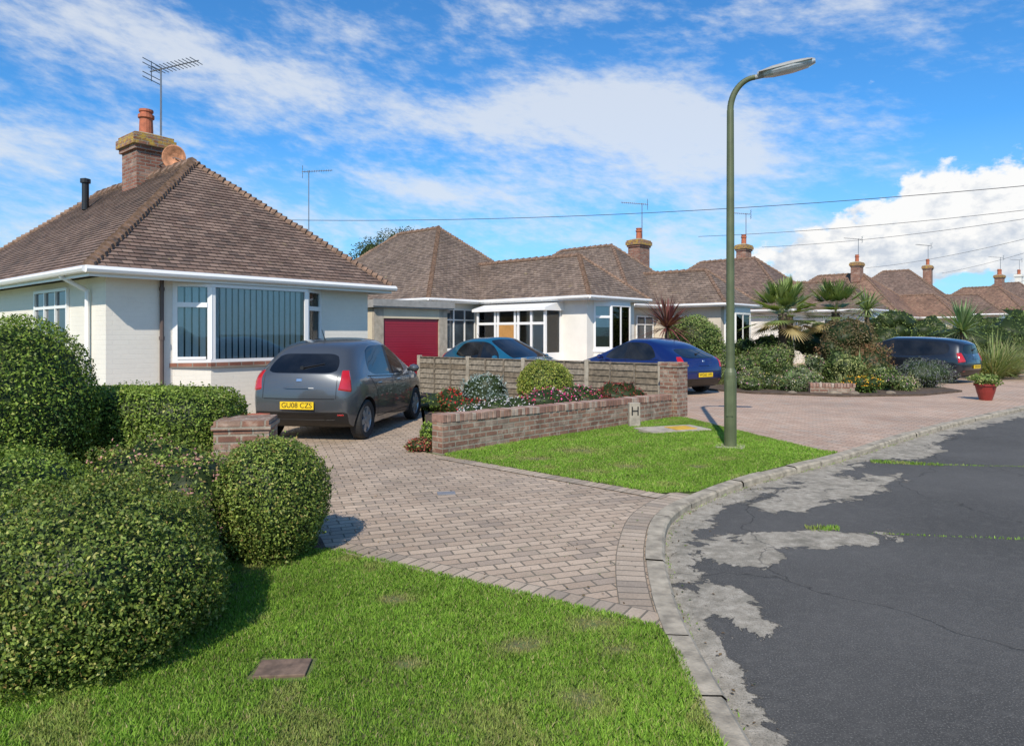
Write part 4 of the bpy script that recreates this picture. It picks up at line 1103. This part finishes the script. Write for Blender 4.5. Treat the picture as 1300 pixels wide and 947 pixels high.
foliage('mixed_shrubs',blobset((7.3,22.2,.45),(1.0,.8,.6),9,.4,1)+blobset((8.6,22.8,.6),(.9,.8,.75),9,.4,2)+blobset((9.3,21.0,.35),(.8,.8,.7),8,.36,3),32000,.055,MG+SG,42,rough=.3,depth=.6,aspect=.3,core=.65,blobvar=.35,flowers=(.08,[(.75,.6,.5,1),(.75,.3,.4,1),(.8,.7,.15,.6)]))
foliage('low_plants',blobset((6.9,19.6,.15),(1.0,.9,.4),9,.3,4)+blobset((8.2,19.0,.2),(1.0,.8,.45),10,.32,5)+blobset((10.2,18.9,.2),(1.0,.6,.45),8,.32,6),28000,.045,MG+SG,43,rough=.3,depth=.6,aspect=.35,core=.65,blobvar=.35,flowers=(.14,[(.75,.35,.55,1),(.8,.75,.65,1),(.85,.75,.2,.6)]))
foliage('dark_red_shrub',blobset((11.2,22.3,.9),(1.3,1.0,1.1),16,.52,7),28000,.06,[(.16,.12,.06,4),(.13,.16,.055,3),(.3,.14,.07,1)],44,rough=.25,depth=.5,core=.72,blobvar=.25)
foliage('orange_flowers',[(9.35,18.1,.25,.4,.3,.26),(9.0,18.2,.2,.3,.3,.22)],3000,.045,[(.12,.2,.04,3)],45,rough=.25,depth=.5,flowers=(.45,[(.85,.38,.02,2),(.85,.6,.06,1)]))
foliage('lavender_bush',[(12.0,19.9,.42,.75,.6,.45)],6000,.08,[(.2,.24,.16,3),(.22,.2,.28,1)],46,rough=.18,depth=.5,aspect=.12,upright=1.5,core=.75)
foliage('green_shrub',blobset((10.9,19.8,.35),(.6,.5,.55),6,.36,8)+blobset((9.9,20.3,.45),(.5,.5,.65),6,.36,9),12000,.05,DG+MG,47,rough=.25,depth=.5,blobvar=.25,core=.72)
foliage('distant_hedge',[(20.5,30.5,1.0,2,1.3,1.1),(23.5,32,1.1,2,1.4,1.3),(27,36,1.2,3,2,1.4),(33,42,1.2,4,2,1.5)]+blobset((21.5,27,.5),(1.6,.8,.8),10,.5,21)+blobset((17.5,29,.6),(1.5,.9,.8),8,.6,22),38000,.08,DG+MG,48,rough=.25,depth=.4,blobvar=.3)
foliage('distant_trees',[(20,48,1.6,3,2,1.7),(25,46,1.5,3,2,1.5),(47,62,2,5,3,2.2),(62,74,2.2,6,4,2.4),(90,100,3,12,6,3.2),(75,78,2,5,4,2.2),(-40,70,3,12,6,3)],24000,.25,DG,49,rough=.25,depth=.35,blobvar=.2)
foliage('green_shrub',blobset((13.4,26.6,.8),(1.2,.8,.9),8,.55,10)+blobset((9.5,27.2,.9),(1.5,.8,.8),9,.55,11)+blobset((15.7,28,.9),(1.3,.8,.8),8,.55,12),24000,.07,DG+MG,50,rough=.25,depth=.4,blobvar=.3)
foliage('tall_shrub',blobset((17.8,32.5,1.6),(1.3,1,1.3),10,.7,30)+blobset((24,40,1.5),(2,1,1.4),10,.8,31)+blobset((13.8,30.5,1.3),(.9,.8,1.2),8,.55,32)+blobset((32,45,1.6),(2.5,1,1.6),10,.9,33),24000,.09,MG+DG,53,rough=.25,depth=.45,blobvar=.3)
tr=empty('tree',(-7.3,41,0)); mb=MB(); mb.cyl((0,0,0),(.1,0,3.2),.25,.16,10,BARK)
for a in range(6): mb.cyl((.1,0,2.6+.15*a),(1.7*math.cos(a*1.1),1.5*math.sin(a*1.1),5.2+.2*(a%3)),.1,.03,6,BARK)
mb.build('trunk',tr)
foliage('crown',[(-.9,0,6.2,1.6,1.2,1.2),(.5,.3,6.8,1.4,1.3,1.3),(2.1,-.2,6.3,1.3,1,1.1),(0,0,5.2,1.9,1.4,1)],12000,.12,[(.05,.075,.022,3),(.08,.1,.03,2)],51,rough=.25,depth=.6,core=.6,parent=tr)

def ribbons(name, items, parent=None, mat=LEAF, seed=1):
    V=[];F=[];C=[]
    for (b,d,L,w,dr,c) in items:
        b=np.array(b,float); d=np.array(d,float); d/=np.linalg.norm(d)
        s=np.cross(d,[0,0,1.]); nn=np.linalg.norm(s); s = s/nn if nn>1e-3 else np.array([1.,0,0])
        n=5; i0=len(V)
        for k in range(n+1):
            t=k/n; p=b+d*L*t; p[2]-=dr*L*t*t; ww=w*(.6+1.2*t)*(1-t**1.5)+.001
            V.append(p-s*ww/2); V.append(p+s*ww/2)
        for k in range(n): F.append([i0+2*k,i0+2*k+1,i0+2*k+3,i0+2*k+2]); C.append(c)
    return npmesh(name,np.array(V),np.array(F),[mat],np.array(C),np.zeros(len(F)),parent)
def spiky(name, c, n, L, w, dr, pal, seed, elmin=-.2, trunk=None):
    r=np.random.default_rng(seed); e=empty(name,(c[0],c[1],0)); it=[]
    if trunk:
        mb=MB(); mb.cyl((0,0,0),(0,0,c[2]),trunk,trunk*.8,10,BARK); mb.build('trunk',e)
    for i in range(n):
        a=r.uniform(0,6.28); el_=r.uniform(elmin,1.45); d=(math.cos(a)*math.cos(el_),math.sin(a)*math.cos(el_),math.sin(el_))
        col=pick(pal,1,r,.3)[0]; it.append(((0,0,c[2]),d,L*r.uniform(.75,1.15),w,dr*r.uniform(.4,1.3),col))
    ribbons('leaves',it,e); return e
spiky('cordyline',(5.15,22.7,1.8),220,1.3,.06,.25,[(.2,.07,.07,3),(.26,.12,.09,2),(.1,.05,.04,1)],61,trunk=.08)
spiky('cordyline',(15.6,30,2.6),150,1.3,.07,.3,[(.2,.28,.1,3),(.28,.33,.14,2)],67,trunk=.12)
spiky('yucca',(18.6,28.2,1.7),170,1.5,.08,.15,[(.2,.3,.12,3),(.26,.34,.17,2)],62,trunk=.1)
spiky('yucca',(7.6,18.6,.15),70,.6,.035,.3,[(.2,.32,.11,3)],65,elmin=.3)
spiky('yucca',(10.6,20.9,.3),90,.9,.04,.25,[(.22,.3,.12,3)],66,elmin=.2)
def palm(c, seed, nf=34, S=1.0):
    r=np.random.default_rng(seed); e=empty('palm_tree',(c[0],c[1],0)); mb=MB()
    z=0
    while z<c[2]-.05: mb.cyl((0,0,z),(0,0,z+.14),.13,.17,10,BARK); z+=.13
    it=[]
    for i in range(nf):
        a=i*2.399+r.uniform(-.2,.2); el_=1.35-2.0*(i/nf)+r.uniform(-.1,.1)
        d=np.array([math.cos(a)*math.cos(el_),math.sin(a)*math.cos(el_),math.sin(el_)]); Lp=.6*S*r.uniform(.8,1.1)
        b=np.array([0,0,c[2]]); tip=b+d*Lp+np.array([0,0,-.08]); it.append((b,tip-b,Lp,.03,0.0,(.18,.22,.08)))
        side=np.cross(d,[0,0,1.]); side/=np.linalg.norm(side)+1e-6; up_=np.cross(side,d)
        g0=r.uniform(.75,1.3)
        for k in range(21):
            f=-1.45+2.9*k/20; dd=d*math.cos(f)+side*math.sin(f)+up_*.12
            g=g0*r.uniform(.85,1.15); it.append((tip,dd,.62*S*(1-.2*abs(f)/1.45)*r.uniform(.9,1.1),.055*S,.16,(.2*g,.26*g,.08*g) if i<nf*.85 else (.38*g,.3*g,.14*g)))
    mb.build('trunk',e); ribbons('fronds',it,e); return e
palm((10.3,26,2.35),71,38,1.45); palm((12.9,27.2,2.5),72,36,1.35); palm((11.7,28.8,2.3),73,26,1.1)
def pampas(loc, seed, n=420, L=1.6):
    r=np.random.default_rng(seed); e=empty('pampas_grass',(loc[0],loc[1],0)); it=[]
    for i in range(n):
        a=r.uniform(0,6.28); el_=r.uniform(.5,1.5); rr=r.uniform(0,.3)
        it.append(((math.cos(a)*rr,math.sin(a)*rr,0),(math.cos(a)*math.cos(el_),math.sin(a)*math.cos(el_),math.sin(el_)),L*r.uniform(.6,1.1),.026,r.uniform(.2,.6),pick([(.22,.28,.09,3),(.32,.34,.14,2),(.42,.38,.2,1)],1,r,.2)[0]))
    ribbons('blades',it,e); return e
pampas((17.2,24.4),81,700,2.3); pampas((18.6,25.6),82,520,2.0); pampas((8.2,24.2),83,260,1.3); pampas((6.3,21.3),84,200,.9); pampas((9.5,19.6),85,160,.7)
def rock(x,y,s,seed):
    r=np.random.default_rng(seed); bm=bmesh.new(); bmesh.ops.create_icosphere(bm,subdivisions=3,radius=1)
    P=np.array([v.co[:] for v in bm.verts]); f=fbm(P,2.2,seed)
    for v,k in zip(bm.verts,f): v.co*= (1+.22*k); v.co.x*=s*1.3; v.co.y*=s; v.co.z*=s*.65
    me=bpy.data.meshes.new('rock'); bm.to_mesh(me); bm.free(); me.materials.append(STONE); o=addob('rock',me); o.location=(x,y,s*.3); o.rotation_euler=(0,0,r.uniform(0,3))
for i,(x,y,s) in enumerate([(8.9,17.75,.13),(9.9,17.85,.13),(7.4,18.05,.11),(8.4,17.8,.14)]): rock(x,y,s,90+i)
wallbox('rockery_wall',(7.9,18.15),(9.0,18.0),.2,.30,.30)
pt=empty('flower_pot',(11.45,16.5,0)); mb=MB(); mb.lathe((0,0,0),[(.0,.0),(.13,0),(.19,.2),(.22,.34),(.25,.35),(.25,.4),(.2,.4),(.19,.34)],20,POT); mb.build('pot',pt)
foliage('plant',[(0,0,.5,.34,.3,.14)],1100,.07,MG,99,rough=.3,depth=.5,parent=pt,zmin=.3,core=.6)
pl=empty('planter',(-3.55,8.9,0)); mb=MB(); mb.box(-.35,.35,-.15,.15,0,.55,TERR); mb.build('trough',pl,bevel=.01)
